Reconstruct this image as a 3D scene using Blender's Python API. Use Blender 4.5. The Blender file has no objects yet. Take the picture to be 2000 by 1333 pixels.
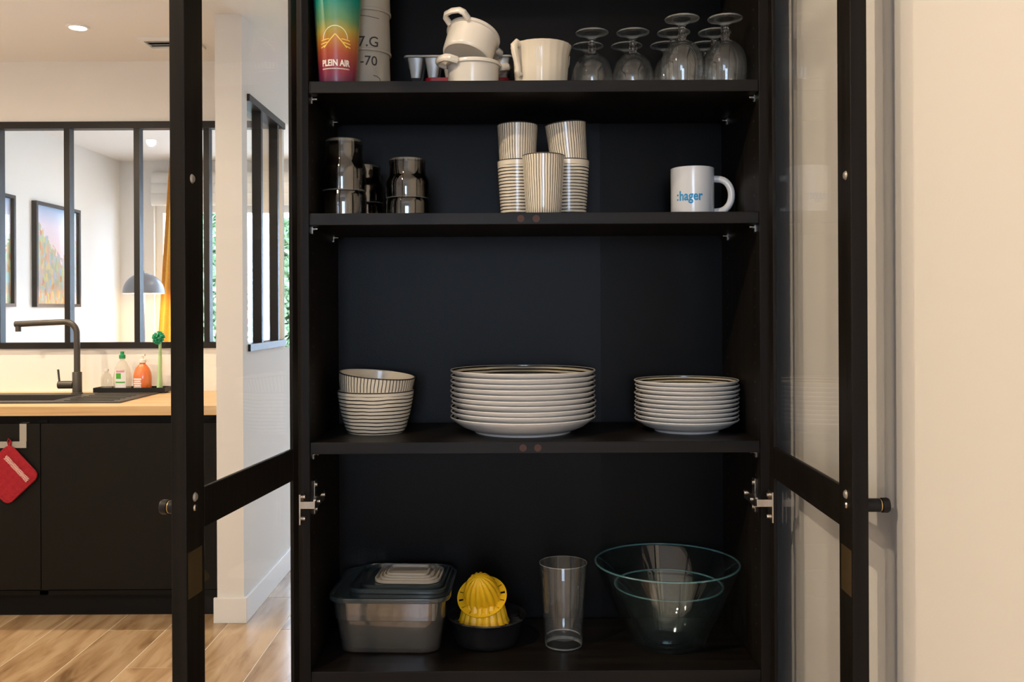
import bpy, math, random
from mathutils import Matrix, Vector
R = math.radians
sc = bpy.context.scene
C = sc.collection
random.seed(4)

# ------------------------------------------------------------------ camera
CAMY, CAMZ = -1.55, 1.30
cd = bpy.data.cameras.new('camera'); cam = bpy.data.objects.new('camera', cd); C.objects.link(cam)
cd.sensor_width = 36.0; cd.lens = 32.31; cd.shift_x = 0.0055; cd.shift_y = -0.03175
cd.clip_start = 0.05
cam.matrix_world = Matrix.Translation((0, CAMY, CAMZ)) @ Matrix.Rotation(R(90), 4, 'X') @ Matrix.Rotation(R(-0.265), 4, 'Z')
sc.camera = cam

# ------------------------------------------------------------------ world, daylight, exposure
w = bpy.data.worlds.new('sky'); sc.world = w; w.use_nodes = True
bg = w.node_tree.nodes['Background']
bg.inputs[0].default_value = (0.62, 0.77, 1.0, 1); bg.inputs[1].default_value = 11.5

# the sky lights the rooms through their two windows: portals only tell the renderer where those openings are
def portal(name, loc, rot, sx, sy):
    l = bpy.data.lights.new(name, 'AREA'); l.shape = 'RECTANGLE'; l.size = sx; l.size_y = sy; l.cycles.is_portal = True
    o = bpy.data.objects.new(name, l); C.objects.link(o); o.location = loc; o.rotation_euler = rot
    return o
portal('front_window_portal', (-0.24, -4.73, 1.525), (R(90), 0, 0), 1.12, 1.35)
portal('garden_window_portal', (-1.0, 6.17, 1.09), (R(-90), 0, 0), 3.80, 2.20)

sc.view_settings.view_transform = 'Standard'; sc.view_settings.look = 'None'
sc.view_settings.exposure = 0.20; sc.view_settings.gamma = 1.0; sc.view_settings.use_curve_mapping = False
WARM = (1.0, 0.80, 0.57)

sc.cycles.transparent_max_bounces = 32      # light has to get through nested clear boxes and glasses

# ------------------------------------------------------------------ materials
MATS = {}
def new_mat(name):
    m = bpy.data.materials.new(name); m.use_nodes = True; MATS[name] = m
    nt = m.node_tree
    return m, nt, nt.nodes['Principled BSDF'], nt.nodes['Material Output']
def N(nt, typ, **kw):
    n = nt.nodes.new(typ)
    for k, v in kw.items(): setattr(n, k, v)
    return n
def math_(nt, op, a, b=None, c=None):
    n = nt.nodes.new('ShaderNodeMath'); n.operation = op
    for i, x in enumerate((a, b, c)):
        if x is None: continue
        if isinstance(x, (int, float)): n.inputs[i].default_value = x
        else: nt.links.new(x, n.inputs[i])
    return n.outputs[0]
def ramp(nt, fac, stops, interp='LINEAR'):
    r = nt.nodes.new('ShaderNodeValToRGB'); r.color_ramp.interpolation = interp
    els = r.color_ramp.elements
    while len(els) < len(stops): els.new(0.5)
    for e, (p, c) in zip(els, stops): e.position = p; e.color = (*c, 1)
    nt.links.new(fac, r.inputs[0]); return r.outputs[0]
def mixc(nt, fac, a, b):
    n = nt.nodes.new('ShaderNodeMix'); n.data_type = 'RGBA'
    for s, x in ((0, fac), (6, a), (7, b)):
        if isinstance(x, (int, float)): n.inputs[s].default_value = x
        elif isinstance(x, tuple): n.inputs[s].default_value = (*x, 1)
        else: nt.links.new(x, n.inputs[s])
    return n.outputs[2]
def plain(name, col, rough=0.5, metal=0.0, noise=0.0, bump=0.0, scale=60.0, coat=0.0, spec=0.5, stretch=None, sub=None):
    m, nt, p, out = new_mat(name)
    p.inputs['Base Color'].default_value = (*col, 1); p.inputs['Roughness'].default_value = rough
    p.inputs['Metallic'].default_value = metal; p.inputs['Coat Weight'].default_value = coat
    p.inputs['Coat Roughness'].default_value = 0.06; p.inputs['Specular IOR Level'].default_value = spec
    if noise or bump:
        tc = N(nt, 'ShaderNodeTexCoord'); src = tc.outputs['Object']
        if stretch:
            mp = N(nt, 'ShaderNodeMapping'); mp.inputs['Scale'].default_value = stretch
            nt.links.new(src, mp.inputs[0]); src = mp.outputs[0]
        t = N(nt, 'ShaderNodeTexNoise'); t.inputs['Scale'].default_value = scale; t.inputs['Detail'].default_value = 4
        nt.links.new(src, t.inputs['Vector'])
        if noise:
            lo = tuple(c*(1-noise) for c in col); hi = tuple(min(1, c*(1+noise)) for c in col)
            nt.links.new(ramp(nt, t.outputs[0], [(0.3, lo), (0.7, hi)]), p.inputs['Base Color'])
        if bump:
            b = N(nt, 'ShaderNodeBump'); b.inputs['Strength'].default_value = bump; b.inputs['Distance'].default_value = 0.002
            nt.links.new(t.outputs[0], b.inputs['Height']); nt.links.new(b.outputs[0], p.inputs['Normal'])
    return m
def glass(name, col, rough=0.0, ior=1.46):
    m, nt, p, out = new_mat(name)
    p.inputs['Base Color'].default_value = (*col, 1); p.inputs['Roughness'].default_value = rough
    p.inputs['Transmission Weight'].default_value = 1.0; p.inputs['IOR'].default_value = ior
    return m
def thin(name, tint, gloss_rough=0.0, f0=0.04, body=None, body_fac=0.0, grazing=1.0, power=5.0):
    """thin see-through sheet: transparent + angle dependent mirror, optionally a milky body"""
    m, nt, p, out = new_mat(name)
    tr = N(nt, 'ShaderNodeBsdfTransparent'); tr.inputs[0].default_value = (*tint, 1)
    gl = N(nt, 'ShaderNodeBsdfGlossy'); gl.inputs['Roughness'].default_value = gloss_rough; gl.inputs[0].default_value = (1, 1, 1, 1)
    lw = N(nt, 'ShaderNodeLayerWeight'); lw.inputs['Blend'].default_value = 0.5
    f = math_(nt, 'POWER', lw.outputs['Facing'], power)
    f = math_(nt, 'MULTIPLY_ADD', f, 0.96*grazing, f0)
    base = tr.outputs[0]
    if body:
        p.inputs['Base Color'].default_value = (*body, 1); p.inputs['Roughness'].default_value = 0.35
        mx0 = N(nt, 'ShaderNodeMixShader'); mx0.inputs[0].default_value = body_fac
        nt.links.new(base, mx0.inputs[1]); nt.links.new(p.outputs[0], mx0.inputs[2]); base = mx0.outputs[0]
    mx = N(nt, 'ShaderNodeMixShader'); nt.links.new(f, mx.inputs[0]); nt.links.new(base, mx.inputs[1]); nt.links.new(gl.outputs[0], mx.inputs[2])
    nt.links.new(mx.outputs[0], out.inputs[0])
    return m
def emit(name, col, strength):
    m, nt, p, out = new_mat(name)
    p.inputs['Base Color'].default_value = (*col, 1)
    p.inputs['Emission Color'].default_value = (*col, 1); p.inputs['Emission Strength'].default_value = strength
    return m

plain('wall_paint', (0.80, 0.775, 0.735), 0.85, bump=0.08, scale=180)
plain('ceiling_paint', (0.82, 0.80, 0.77), 0.9)
plain('white_trim', (0.82, 0.81, 0.79), 0.45)
plain('black_wood', (0.0095, 0.0075, 0.0058), 0.45, spec=0.14, noise=0.35, bump=0.25, scale=55, stretch=(1, 1, 0.05))
plain('black_wood_shelf', (0.0085, 0.0066, 0.0050), 0.42, spec=0.20, noise=0.45, bump=0.2, scale=45, stretch=(0.06, 1, 1))
plain('back_panel', (0.0032, 0.0028, 0.0026), 0.36, noise=0.12, bump=0.10, scale=500, spec=0.11)
plain('black_steel', (0.014, 0.013, 0.013), 0.45, spec=0.25)
plain('kitchen_black', (0.0062, 0.0057, 0.0045), 0.5, spec=0.18, noise=0.08, scale=8)
plain('kitchen_dark', (0.004, 0.004, 0.004), 0.6, spec=0.2)
plain('nickel', (0.72, 0.66, 0.58), 0.25, metal=1.0)
plain('brushed_grey', (0.42, 0.40, 0.36), 0.45, metal=0.6)
plain('brass', (0.65, 0.48, 0.22), 0.3, metal=1.0)
plain('cap_brown', (0.055, 0.018, 0.010), 0.6)
plain('sticker_brown', (0.05, 0.032, 0.010), 0.5)
plain('white_china', (0.80, 0.78, 0.75), 0.18, coat=0.5)
plain('cream_china', (0.78, 0.69, 0.54), 0.22, coat=0.4)
plain('ramekin_china', (0.80, 0.74, 0.64), 0.25, coat=0.3)
plain('mug_white', (0.80, 0.81, 0.83), 0.2, coat=0.5)
plain('print_blue', (0.01, 0.31, 0.66), 0.4)
plain('print_white', (0.85, 0.80, 0.72), 0.5)
plain('print_yellow', (0.90, 0.62, 0.12), 0.5)
plain('print_pale', (0.72, 0.74, 0.50), 0.5)
plain('print_black', (0.02, 0.02, 0.02), 0.6)
plain('paper_cup', (0.36, 0.33, 0.27), 0.5)
plain('red_plastic', (0.45, 0.01, 0.02), 0.35)
plain('yellow_plastic', (0.88, 0.52, 0.012), 0.4)
plain('black_glaze', (0.012, 0.012, 0.013), 0.12, coat=0.5)
plain('lid_blue', (0.05, 0.075, 0.085), 0.22)
plain('lid_cream', (0.50, 0.45, 0.38), 0.35)
plain('sink_black', (0.035, 0.032, 0.028), 0.45, noise=0.2, scale=300)
plain('tap_black', (0.05, 0.043, 0.034), 0.38)
plain('white_plastic', (0.82, 0.78, 0.72), 0.4)
plain('green_cap', (0.01, 0.28, 0.09), 0.35)
plain('green_bristle', (0.03, 0.38, 0.20), 0.5)
plain('green_handle', (0.42, 0.62, 0.30), 0.35)
plain('label_white', (0.80, 0.80, 0.78), 0.5)
plain('label_green', (0.06, 0.36, 0.03), 0.5)
plain('label_pink', (0.75, 0.25, 0.42), 0.5)
plain('red_cloth', (0.34, 0.008, 0.018), 0.9, noise=0.25, bump=0.4, scale=300)
plain('pink_cloth', (0.75, 0.42, 0.38), 0.9)
plain('yellow_cloth', (0.85, 0.46, 0.06), 0.85, noise=0.08, scale=90)
plain('white_cloth', (0.80, 0.78, 0.74), 0.9)
plain('lamp_grey', (0.22, 0.24, 0.28), 0.35)
plain('lamp_inside', (0.85, 0.82, 0.75), 0.6)
plain('grout', (0.80, 0.74, 0.62), 0.7)
plain('bounce_ground', (0.52, 0.50, 0.46), 0.9, noise=0.12, scale=14)  # outdoor ground, lightened to throw daylight up into the rooms
plain('bark', (0.16, 0.11, 0.07), 0.9)
plain('hedge_leaf', (0.27, 0.40, 0.22), 0.6, noise=0.35, scale=7)
plain('hole_dark', (0.10, 0.095, 0.09), 0.35, metal=0.5)
emit('downlight_glow', (1.0, 0.90, 0.74), 14.0)
glass('clear_glass', (0.97, 0.98, 0.98))
thin('pane_glass', (0.985, 0.99, 0.99), f0=0.014, grazing=0.32)
thin('thin_glass', (0.97, 0.98, 0.98), 0.02, f0=0.045, body=(0.6, 0.62, 0.63), body_fac=0.018, power=3.5)
thin('edge_highlight_glass', (0.9, 0.93, 0.93), 0.05, f0=0.12, body=(0.62, 0.66, 0.66), body_fac=0.35, power=2.5)  # whitish body paints in the light that glass edges catch
thin('teal_edge', (0.75, 0.92, 0.92), 0.05, f0=0.12, body=(0.17, 0.40, 0.42), body_fac=0.45, power=2.5)
thin('thin_bowl_glass', (0.95, 0.985, 0.985), 0.02, f0=0.05, body=(0.45, 0.55, 0.56), body_fac=0.004, power=4.0)
thin('thin_smoked', (0.55, 0.53, 0.49), 0.02, f0=0.12, power=4.0)
thin('smoked_edge', (0.5, 0.5, 0.46), 0.03, f0=0.10, body=(0.34, 0.33, 0.29), body_fac=0.30, power=2.5)
thin('box_plastic', (0.86, 0.85, 0.83), 0.06, f0=0.12, body=(0.55, 0.52, 0.47), body_fac=0.07)
thin('inner_plastic', (0.80, 0.79, 0.77), 0.15, f0=0.05, body=(0.62, 0.58, 0.52), body_fac=0.09)
thin('lid_film', (0.55, 0.60, 0.62), 0.10, f0=0.05, body=(0.06, 0.08, 0.085), body_fac=0.55)
thin('tray_plastic', (0.80, 0.80, 0.80), 0.2, f0=0.05, body=(0.65, 0.62, 0.56), body_fac=0.6)
thin('soap_clear', (0.97, 0.96, 0.93), 0.05, f0=0.05, body=(0.75, 0.72, 0.62), body_fac=0.22)
thin('soap_orange', (1.0, 0.55, 0.25), 0.05, f0=0.06, body=(0.85, 0.20, 0.04), body_fac=0.75)

def wood_mat(name, stops, axis_scale, scale, rough=0.45, rnd=0.25):
    m, nt, p, out = new_mat(name)
    tc = N(nt, 'ShaderNodeTexCoord'); oi = N(nt, 'ShaderNodeObjectInfo')
    mp = N(nt, 'ShaderNodeMapping'); mp.inputs['Scale'].default_value = axis_scale
    nt.links.new(tc.outputs['Object'], mp.inputs[0])
    off = math_(nt, 'MULTIPLY', oi.outputs['Random'], 37.0)
    cb = N(nt, 'ShaderNodeCombineXYZ'); nt.links.new(off, cb.inputs[0]); nt.links.new(off, cb.inputs[1])
    nt.links.new(cb.outputs[0], mp.inputs['Location'])
    t = N(nt, 'ShaderNodeTexNoise'); t.inputs['Scale'].default_value = scale; t.inputs['Detail'].default_value = 6; t.inputs['Distortion'].default_value = 0.6
    nt.links.new(mp.outputs[0], t.inputs['Vector'])
    c = ramp(nt, t.outputs[0], stops)
    hs = N(nt, 'ShaderNodeHueSaturation'); nt.links.new(c, hs.inputs['Color'])
    nt.links.new(math_(nt, 'MULTIPLY_ADD', oi.outputs['Random'], rnd, 1.0 - rnd/2), hs.inputs['Value'])
    nt.links.new(hs.outputs[0], p.inputs['Base Color']); p.inputs['Roughness'].default_value = rough
    b = N(nt, 'ShaderNodeBump'); b.inputs['Strength'].default_value = 0.12; b.inputs['Distance'].default_value = 0.002
    nt.links.new(t.outputs[0], b.inputs['Height']); nt.links.new(b.outputs[0], p.inputs['Normal'])
    return m
wood_mat('plank_tile', [(0.28, (0.20, 0.115, 0.055)), (0.45, (0.40, 0.26, 0.14)), (0.62, (0.52, 0.37, 0.22)), (0.8, (0.44, 0.30, 0.17))], (6, 1.1, 1), 2.6, 0.22)
wood_mat('oak_worktop', [(0.3, (0.50, 0.30, 0.13)), (0.5, (0.64, 0.42, 0.21)), (0.7, (0.70, 0.49, 0.27))], (0.5, 14, 14), 2.5, 0.4, 0.0)

def stripe_mat(name, kind, count, width, col=(0.77, 0.69, 0.55), ink=(0.018, 0.014, 0.012), zlo=None, rough=0.22, wob=0.25):
    """hand-drawn black lines glazed on cream china: 'vertical', 'ring' (by height) or 'disc' (by radius)"""
    m, nt, p, out = new_mat(name)
    tc = N(nt, 'ShaderNodeTexCoord'); sp = N(nt, 'ShaderNodeSeparateXYZ'); nt.links.new(tc.outputs['Object'], sp.inputs[0])
    x, y, z = sp.outputs
    nz = N(nt, 'ShaderNodeTexNoise'); nz.inputs['Scale'].default_value = 28; nz.inputs['Detail'].default_value = 1
    nt.links.new(tc.outputs['Object'], nz.inputs['Vector'])
    wv = math_(nt, 'MULTIPLY_ADD', nz.outputs[0], wob*2, -wob)
    if kind == 'vertical':
        v = math_(nt, 'MULTIPLY', math_(nt, 'ARCTAN2', y, x), count/(2*math.pi))
    elif kind == 'ring':
        v = math_(nt, 'MULTIPLY', z, count)
    else:
        v = math_(nt, 'MULTIPLY', math_(nt, 'SQRT', math_(nt, 'ADD', math_(nt, 'MULTIPLY', x, x), math_(nt, 'MULTIPLY', y, y))), count)
    f = math_(nt, 'FRACT', math_(nt, 'ADD', v, wv))
    d = math_(nt, 'ABSOLUTE', math_(nt, 'SUBTRACT', f, 0.5))
    k = math_(nt, 'LESS_THAN', d, width/2)
    if zlo is not None: k = math_(nt, 'MULTIPLY', k, math_(nt, 'LESS_THAN', z, zlo))
    nt.links.new(mixc(nt, k, col, ink), p.inputs['Base Color'])
    p.inputs['Roughness'].default_value = rough; p.inputs['Coat Weight'].default_value = 0.5; p.inputs['Coat Roughness'].default_value = 0.08
    return m
stripe_mat('cup_vertical', 'vertical', 46, 0.26)
stripe_mat('cup_rings', 'ring', 175, 0.32, zlo=0.094)
stripe_mat('bowl_vertical', 'vertical', 66, 0.24)
stripe_mat('bowl_rings', 'ring', 150, 0.30, zlo=0.070)
stripe_mat('plate_rings', 'disc', 135, 0.42, col=(0.60, 0.54, 0.40), wob=0.12)

def cup_gradient():
    m, nt, p, out = new_mat('festival_print')
    tc = N(nt, 'ShaderNodeTexCoord'); sp = N(nt, 'ShaderNodeSeparateXYZ'); nt.links.new(tc.outputs['Object'], sp.inputs[0])
    nz = N(nt, 'ShaderNodeTexNoise'); nz.inputs['Scale'].default_value = 22
    nt.links.new(tc.outputs['Object'], nz.inputs['Vector'])
    h = math_(nt, 'ADD', math_(nt, 'DIVIDE', sp.outputs[2], 0.165), math_(nt, 'MULTIPLY_ADD', nz.outputs[0], 0.14, -0.07))
    c = ramp(nt, h, [(0.0, (0.10, 0.025, 0.07)), (0.14, (0.25, 0.025, 0.05)), (0.30, (0.38, 0.07, 0.03)), (0.42, (0.48, 0.19, 0.03)), (0.53, (0.40, 0.31, 0.05)), (0.64, (0.12, 0.27, 0.12)), (0.82, (0.015, 0.26, 0.19)), (1.0, (0.01, 0.18, 0.17))])
    nt.links.new(c, p.inputs['Base Color']); p.inputs['Roughness'].default_value = 0.3
cup_gradient()

def picture_mat(name, seed):
    m, nt, p, out = new_mat(name)
    tc = N(nt, 'ShaderNodeTexCoord'); sp = N(nt, 'ShaderNodeSeparateXYZ'); nt.links.new(tc.outputs['Generated'], sp.inputs[0])
    v = N(nt, 'ShaderNodeTexVoronoi'); v.inputs['Scale'].default_value = 17; v.distance = 'CHEBYCHEV'
    mp = N(nt, 'ShaderNodeMapping'); mp.inputs['Location'].default_value = (seed, seed*2.1, seed*0.7); mp.inputs['Scale'].default_value = (1, 1.4, 0.8)
    nt.links.new(tc.outputs['Generated'], mp.inputs[0]); nt.links.new(mp.outputs[0], v.inputs['Vector'])
    s2 = N(nt, 'ShaderNodeSeparateColor'); nt.links.new(v.outputs['Color'], s2.inputs[0])
    town = ramp(nt, s2.outputs[0], [(0.0, (0.62, 0.30, 0.16)), (0.25, (0.75, 0.58, 0.30)), (0.45, (0.35, 0.50, 0.40)), (0.65, (0.72, 0.42, 0.30)), (0.85, (0.40, 0.55, 0.65)), (1.0, (0.55, 0.60, 0.25))])
    sky = ramp(nt, sp.outputs[2], [(0.55, (0.85, 0.66, 0.66)), (0.8, (0.78, 0.70, 0.80)), (1.0, (0.38, 0.58, 0.85))])
    # the street closes towards the middle: roofline falls from the sides
    roof = math_(nt, 'MULTIPLY_ADD', math_(nt, 'ABSOLUTE', math_(nt, 'SUBTRACT', sp.outputs[1], 0.62)), 0.62, 0.46)
    edge = math_(nt, 'ADD', roof, math_(nt, 'MULTIPLY_ADD', s2.outputs[1], 0.10, -0.05))
    k = math_(nt, 'GREATER_THAN', sp.outputs[2], edge)
    nt.links.new(mixc(nt, k, town, sky), p.inputs['Base Color']); p.inputs['Roughness'].default_value = 0.15
picture_mat('street_print_a', 1.3); picture_mat('street_print_b', 4.7)

# ------------------------------------------------------------------ mesh helpers
class G:
    def __init__(s): s.v = []; s.f = []; s.m = []
    def add(s, v, f, m=0):
        b = len(s.v); s.v += [tuple(p) for p in v]
        for q in f: s.f.append(tuple(b+i for i in q)); s.m.append(m)
        return s
    def box(s, x0, x1, y0, y1, z0, z1, m=0):
        v = [(x, y, z) for z in (z0, z1) for y in (y0, y1) for x in (x0, x1)]
        return s.add(v, [(0,2,3,1), (4,5,7,6), (0,1,5,4), (2,6,7,3), (0,4,6,2), (1,3,7,5)], m)
    def lathe(s, prof, n=48, m=0, close=False, mod=None, centre=(0, 0)):
        """prof: (r, z[, mat]) from one end to the other; points with r==0 become poles; close joins last to first"""
        rings = []; b0 = len(s.v)
        for p in prof:
            r, z = p[0], p[1]
            if r <= 1e-7: rings.append([len(s.v)]); s.v.append((centre[0], centre[1], z))
            else:
                ids = []
                for i in range(n):
                    a = 2*math.pi*i/n; rr = r*(mod(a, z, r) if mod else 1)
                    ids.append(len(s.v)); s.v.append((centre[0]+rr*math.cos(a), centre[1]+rr*math.sin(a), z))
                rings.append(ids)
        pairs = list(zip(range(len(rings)-1), range(1, len(rings))))
        if close: pairs.append((len(rings)-1, 0))
        for i, j in pairs:
            A, B = rings[i], rings[j]; mm = prof[i][2] if len(prof[i]) > 2 else m
            for k in range(n):
                k2 = (k+1) % n
                if len(A) == 1 and len(B) == 1: break
                if len(A) == 1: q = (A[0], B[k], B[k2])
                elif len(B) == 1: q = (A[k], B[0], A[k2])
                else: q = (A[k], B[k], B[k2], A[k2])
                s.f.append(q[::-1]); s.m.append(mm)
        return s
    def tube(s, pts, r, n=10, m=0, cap=True, flat=None):
        P = [Vector(p) for p in pts]; rad = r if isinstance(r, (list, tuple)) else [r]*len(P)
        rings = []; up = None
        for i, p in enumerate(P):
            t = (P[min(i+1, len(P)-1)] - P[max(i-1, 0)]).normalized()
            if up is None:
                up = Vector((0, 0, 1)) if abs(t.z) < 0.9 else Vector((1, 0, 0))
            a = t.cross(up).normalized(); b2 = a.cross(t).normalized(); up = b2
            ids = []
            for k in range(n):
                an = 2*math.pi*k/n
                q = p + a*math.cos(an)*rad[i] + b2*math.sin(an)*rad[i]*(flat or 1)
                ids.append(len(s.v)); s.v.append(tuple(q))
            rings.append(ids)
        for A, B in zip(rings, rings[1:]):
            for k in range(n):
                s.f.append((A[k], A[(k+1) % n], B[(k+1) % n], B[k])); s.m.append(m)
        if cap:
            s.f.append(tuple(rings[0][::-1])); s.m.append(m); s.f.append(tuple(rings[-1])); s.m.append(m)
        return s
    def loft(s, rings, m=0, cap0=True, cap1=True):
        idr = []
        for r in rings:
            idr.append(list(range(len(s.v), len(s.v)+len(r)))); s.v += [tuple(p) for p in r]
        n = len(rings[0])
        for A, B in zip(idr, idr[1:]):
            for k in range(n):
                s.f.append((A[k], A[(k+1) % n], B[(k+1) % n], B[k])); s.m.append(m)
        if cap0: s.f.append(tuple(idr[0][::-1])); s.m.append(m)
        if cap1: s.f.append(tuple(idr[-1])); s.m.append(m)
        return s
    def xform(s, M):
        s.v = [tuple(M @ Vector(p)) for p in s.v]; return s

def mesh_of(name, g, mats, smooth=40):
    me = bpy.data.meshes.new(name); me.from_pydata(g.v, [], g.f)
    for m in (mats if isinstance(mats, (list, tuple)) else [mats]): me.materials.append(MATS[m])
    for p, mi in zip(me.polygons, g.m): p.material_index = mi
    me.validate(); me.update()
    if smooth:
        me.shade_smooth(); me.set_sharp_from_angle(angle=R(smooth))
    return me
def obj(name, g, mats, parent=None, loc=(0, 0, 0), rot=(0, 0, 0), smooth=40, bevel=0, kind=None, label=None):
    me = g if isinstance(g, bpy.types.Mesh) else mesh_of(name, g, mats, smooth)
    o = bpy.data.objects.new(name, me); C.objects.link(o); o.location = loc; o.rotation_euler = rot
    if parent: o.parent = parent
    if bevel:
        b = o.modifiers.new('bevel', 'BEVEL'); b.width = bevel; b.segments = 2; b.limit_method = 'ANGLE'
    if kind: o['kind'] = kind
    if label: o['label'] = label
    return o
def tag(o, label, cat, group=None):
    o['label'] = label; o['category'] = cat
    if group: o['group'] = group
    return o
def thing(name, label, cat, loc=(0, 0, 0), rot=(0, 0, 0), group=None):
    o = bpy.data.objects.new(name, None); C.objects.link(o); o.location = loc; o.rotation_euler = rot
    o.empty_display_size = 0.05
    return tag(o, label, cat, group)
def copy_tree(o, parent=None):
    c = o.copy(); C.objects.link(c); c.parent = parent
    for ch in list(o.children): copy_tree(ch, c)
    return c
def struct(name, g, mat, parent=None, **k):
    return obj(name, g, mat, parent, kind='structure', **k)
def rrect(w_, d, r, z, n=7, cx=0, cy=0):
    pts = []
    for sx, sy, a0 in ((1, 1, 0), (-1, 1, 90), (-1, -1, 180), (1, -1, 270)):
        for i in range(n):
            a = R(a0 + 90*i/(n-1))
            pts.append((cx+sx*(w_/2-r)+r*math.cos(a), cy+sy*(d/2-r)+r*math.sin(a), z))
    return pts
def text_geo(s, size, bold=0.0, width=None):
    cu = bpy.data.curves.new('lettering', 'FONT'); cu.body = s; cu.size = size; cu.align_x = 'CENTER'; cu.offset = bold
    cu.resolution_u = 3
    o = bpy.data.objects.new('lettering', cu); C.objects.link(o)
    dg = bpy.context.evaluated_depsgraph_get()
    me = bpy.data.meshes.new_from_object(o.evaluated_get(dg))
    v = [tuple(p.co) for p in me.vertices]; f = [tuple(p.vertices) for p in me.polygons]
    bpy.data.objects.remove(o); bpy.data.curves.remove(cu); bpy.data.meshes.remove(me)
    if width:
        xs = [p[0] for p in v]; k = width/(max(xs)-min(xs)); v = [(p[0]*k, p[1], p[2]) for p in v]
    return v, f
def stroke(pts, wd, closed=False):
    """flat ribbon along 2-D points"""
    v, f = [], []
    for i, p in enumerate(pts):
        a = Vector(pts[max(i-1, 0)]); b = Vector(pts[min(i+1, len(pts)-1)]); t = (b-a).normalized()
        nrm = Vector((-t.y, t.x))*wd/2
        v += [(p[0]+nrm.x, p[1]+nrm.y, 0), (p[0]-nrm.x, p[1]-nrm.y, 0)]
    for i in range(len(pts)-1): f.append((2*i, 2*i+1, 2*i+3, 2*i+2))
    return v, f
def wrap(v, rfun, ang0, z0, off=0.0004):
    """lay flat lettering on a surface of revolution; ang0 = direction faced (radians)"""
    out = []
    for x, y, _ in v:
        r = rfun(z0+y)+off; a = ang0 + x/r
        out.append((r*math.cos(a), r*math.sin(a), z0+y))
    return out
def seg(p, q, n=8): return [(p[0]+(q[0]-p[0])*i/n, p[1]+(q[1]-p[1])*i/n) for i in range(n+1)]

# ------------------------------------------------------------------ the setting
ZC = 2.53
XL, XE, YF, YB = -3.18, 1.6, -4.6, 6.02         # left wall, far right wall, wall behind the photographer, garden wall
XR = 0.49                                      # wall right of the cabinet
floor = struct('floor', G().box(XL-0.1, XE+0.1, YF-0.1, YB+0.1, -0.10, -0.0010), 'grout', smooth=0)
PW, PL, GAP = 0.2325, 1.20, 0.0035
plank_mesh = mesh_of('plank', G().box(-PW/2+GAP/2, PW/2-GAP/2, -PL/2+GAP/2, PL/2-GAP/2, -0.012, 0.0), 'plank_tile', 0)
k = 0
x = -0.925 - 10*PW
while x < XE - PW:
    y = YF - (0.0 if k % 3 == 0 else 0.42 if k % 3 == 1 else 0.81)
    while y < YB:
        if y + PL/2 > YF and not (x > XR and y < -0.8):
            p = obj('plank', plank_mesh, None, floor, (x+PW/2, y+PL/2, 0))
        y += PL
    x += PW; k += 1

struct('ceiling', G().box(XL-0.1, XE+0.1, YF-0.1, YB+0.1, ZC, ZC+0.12), 'ceiling_paint', smooth=0)
struct('wall_left', G().box(XL-0.12, XL, YF-0.1, YB+0.1, 0, ZC), 'wall_paint', smooth=0)
struct('wall_right', G().box(XR, XR+0.12, YF-0.1, 0.40, 0, ZC), 'wall_paint', smooth=0)
struct('wall_back', G().box(-0.34, XR, 0.285, 0.40, 0, ZC), 'wall_paint', smooth=0)
struct('wall_east', G().box(XE, XE+0.12, 0.40, YB+0.1, 0, ZC), 'wall_paint', smooth=0)
struct('wall_inner', G().box(XR+0.12, XE+0.12, 0.285, 0.40, 0, ZC), 'wall_paint', smooth=0)
# wall behind the photographer, with a window
fx0, fx1, fz0, fz1 = -0.80, 0.32, 0.85, 2.20
g = G().box(XL, fx0, YF-0.12, YF, 0, ZC).box(fx1, XR, YF-0.12, YF, 0, ZC).box(fx0, fx1, YF-0.12, YF, 0, fz0).box(fx0, fx1, YF-0.12, YF, fz1, ZC)
struct('wall_front', g, 'wall_paint', smooth=0)
def window(name, x0, x1, y0, y1, z0, z1, nx, mat, bar=0.045):
    g = G(); ym0, ym1 = y0, y1
    g.box(x0, x1, ym0, ym1, z0, z0+bar).box(x0, x1, ym0, ym1, z1-bar, z1)
    for i in range(nx+1):
        xc = x0 + (x1-x0)*i/nx; xa = max(x0, xc-bar/2); xb = min(x1, xc+bar/2)
        if i == 0: xb = x0+bar
        if i == nx: xa = x1-bar
        g.box(xa, xb, ym0, ym1, z0+bar, z1-bar)
    o = struct(name, g, mat, smooth=0)
    yc = (y0+y1)/2
    for i in range(nx):
        xa = x0+(x1-x0)*i/nx; xb = x0+(x1-x0)*(i+1)/nx
        obj('pane', G().box(xa+0.01, xb-0.01, yc-0.003, yc+0.003, z0+bar*0.5, z1-bar*0.5), 'pane_glass', o, smooth=0)
    return o
window('window_1', fx0, fx1, YF-0.09, YF-0.03, fz0, fz1, 2, 'white_trim', 0.06)

# garden wall with a wide glazed opening
gx0, gx1, gz1 = -2.90, 0.90, 2.165
g = G().box(XL, gx0, YB, YB+0.14, 0, ZC).box(gx1, XE, YB, YB+0.14, 0, ZC).box(gx0, gx1, YB, YB+0.14, gz1, ZC)
struct('wall_far', g, 'wall_paint', smooth=0)
window('window_2', gx0, gx1, YB+0.04, YB+0.10, 0.02, gz1, 4, 'white_trim', 0.06)

# wall behind the worktop with the long interior glazing
YK = 2.99; PX0, PX1, PY0 = -1.207, -1.096, 2.27
vz0, vz1 = 1.112, 2.232
g = G().box(XL, PX1, YK, YK+0.10, 0, vz0).box(XL, PX1, YK, YK+0.10, vz1, ZC)
struct('wall_kitchen', g, 'wall_paint', smooth=0)
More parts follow.
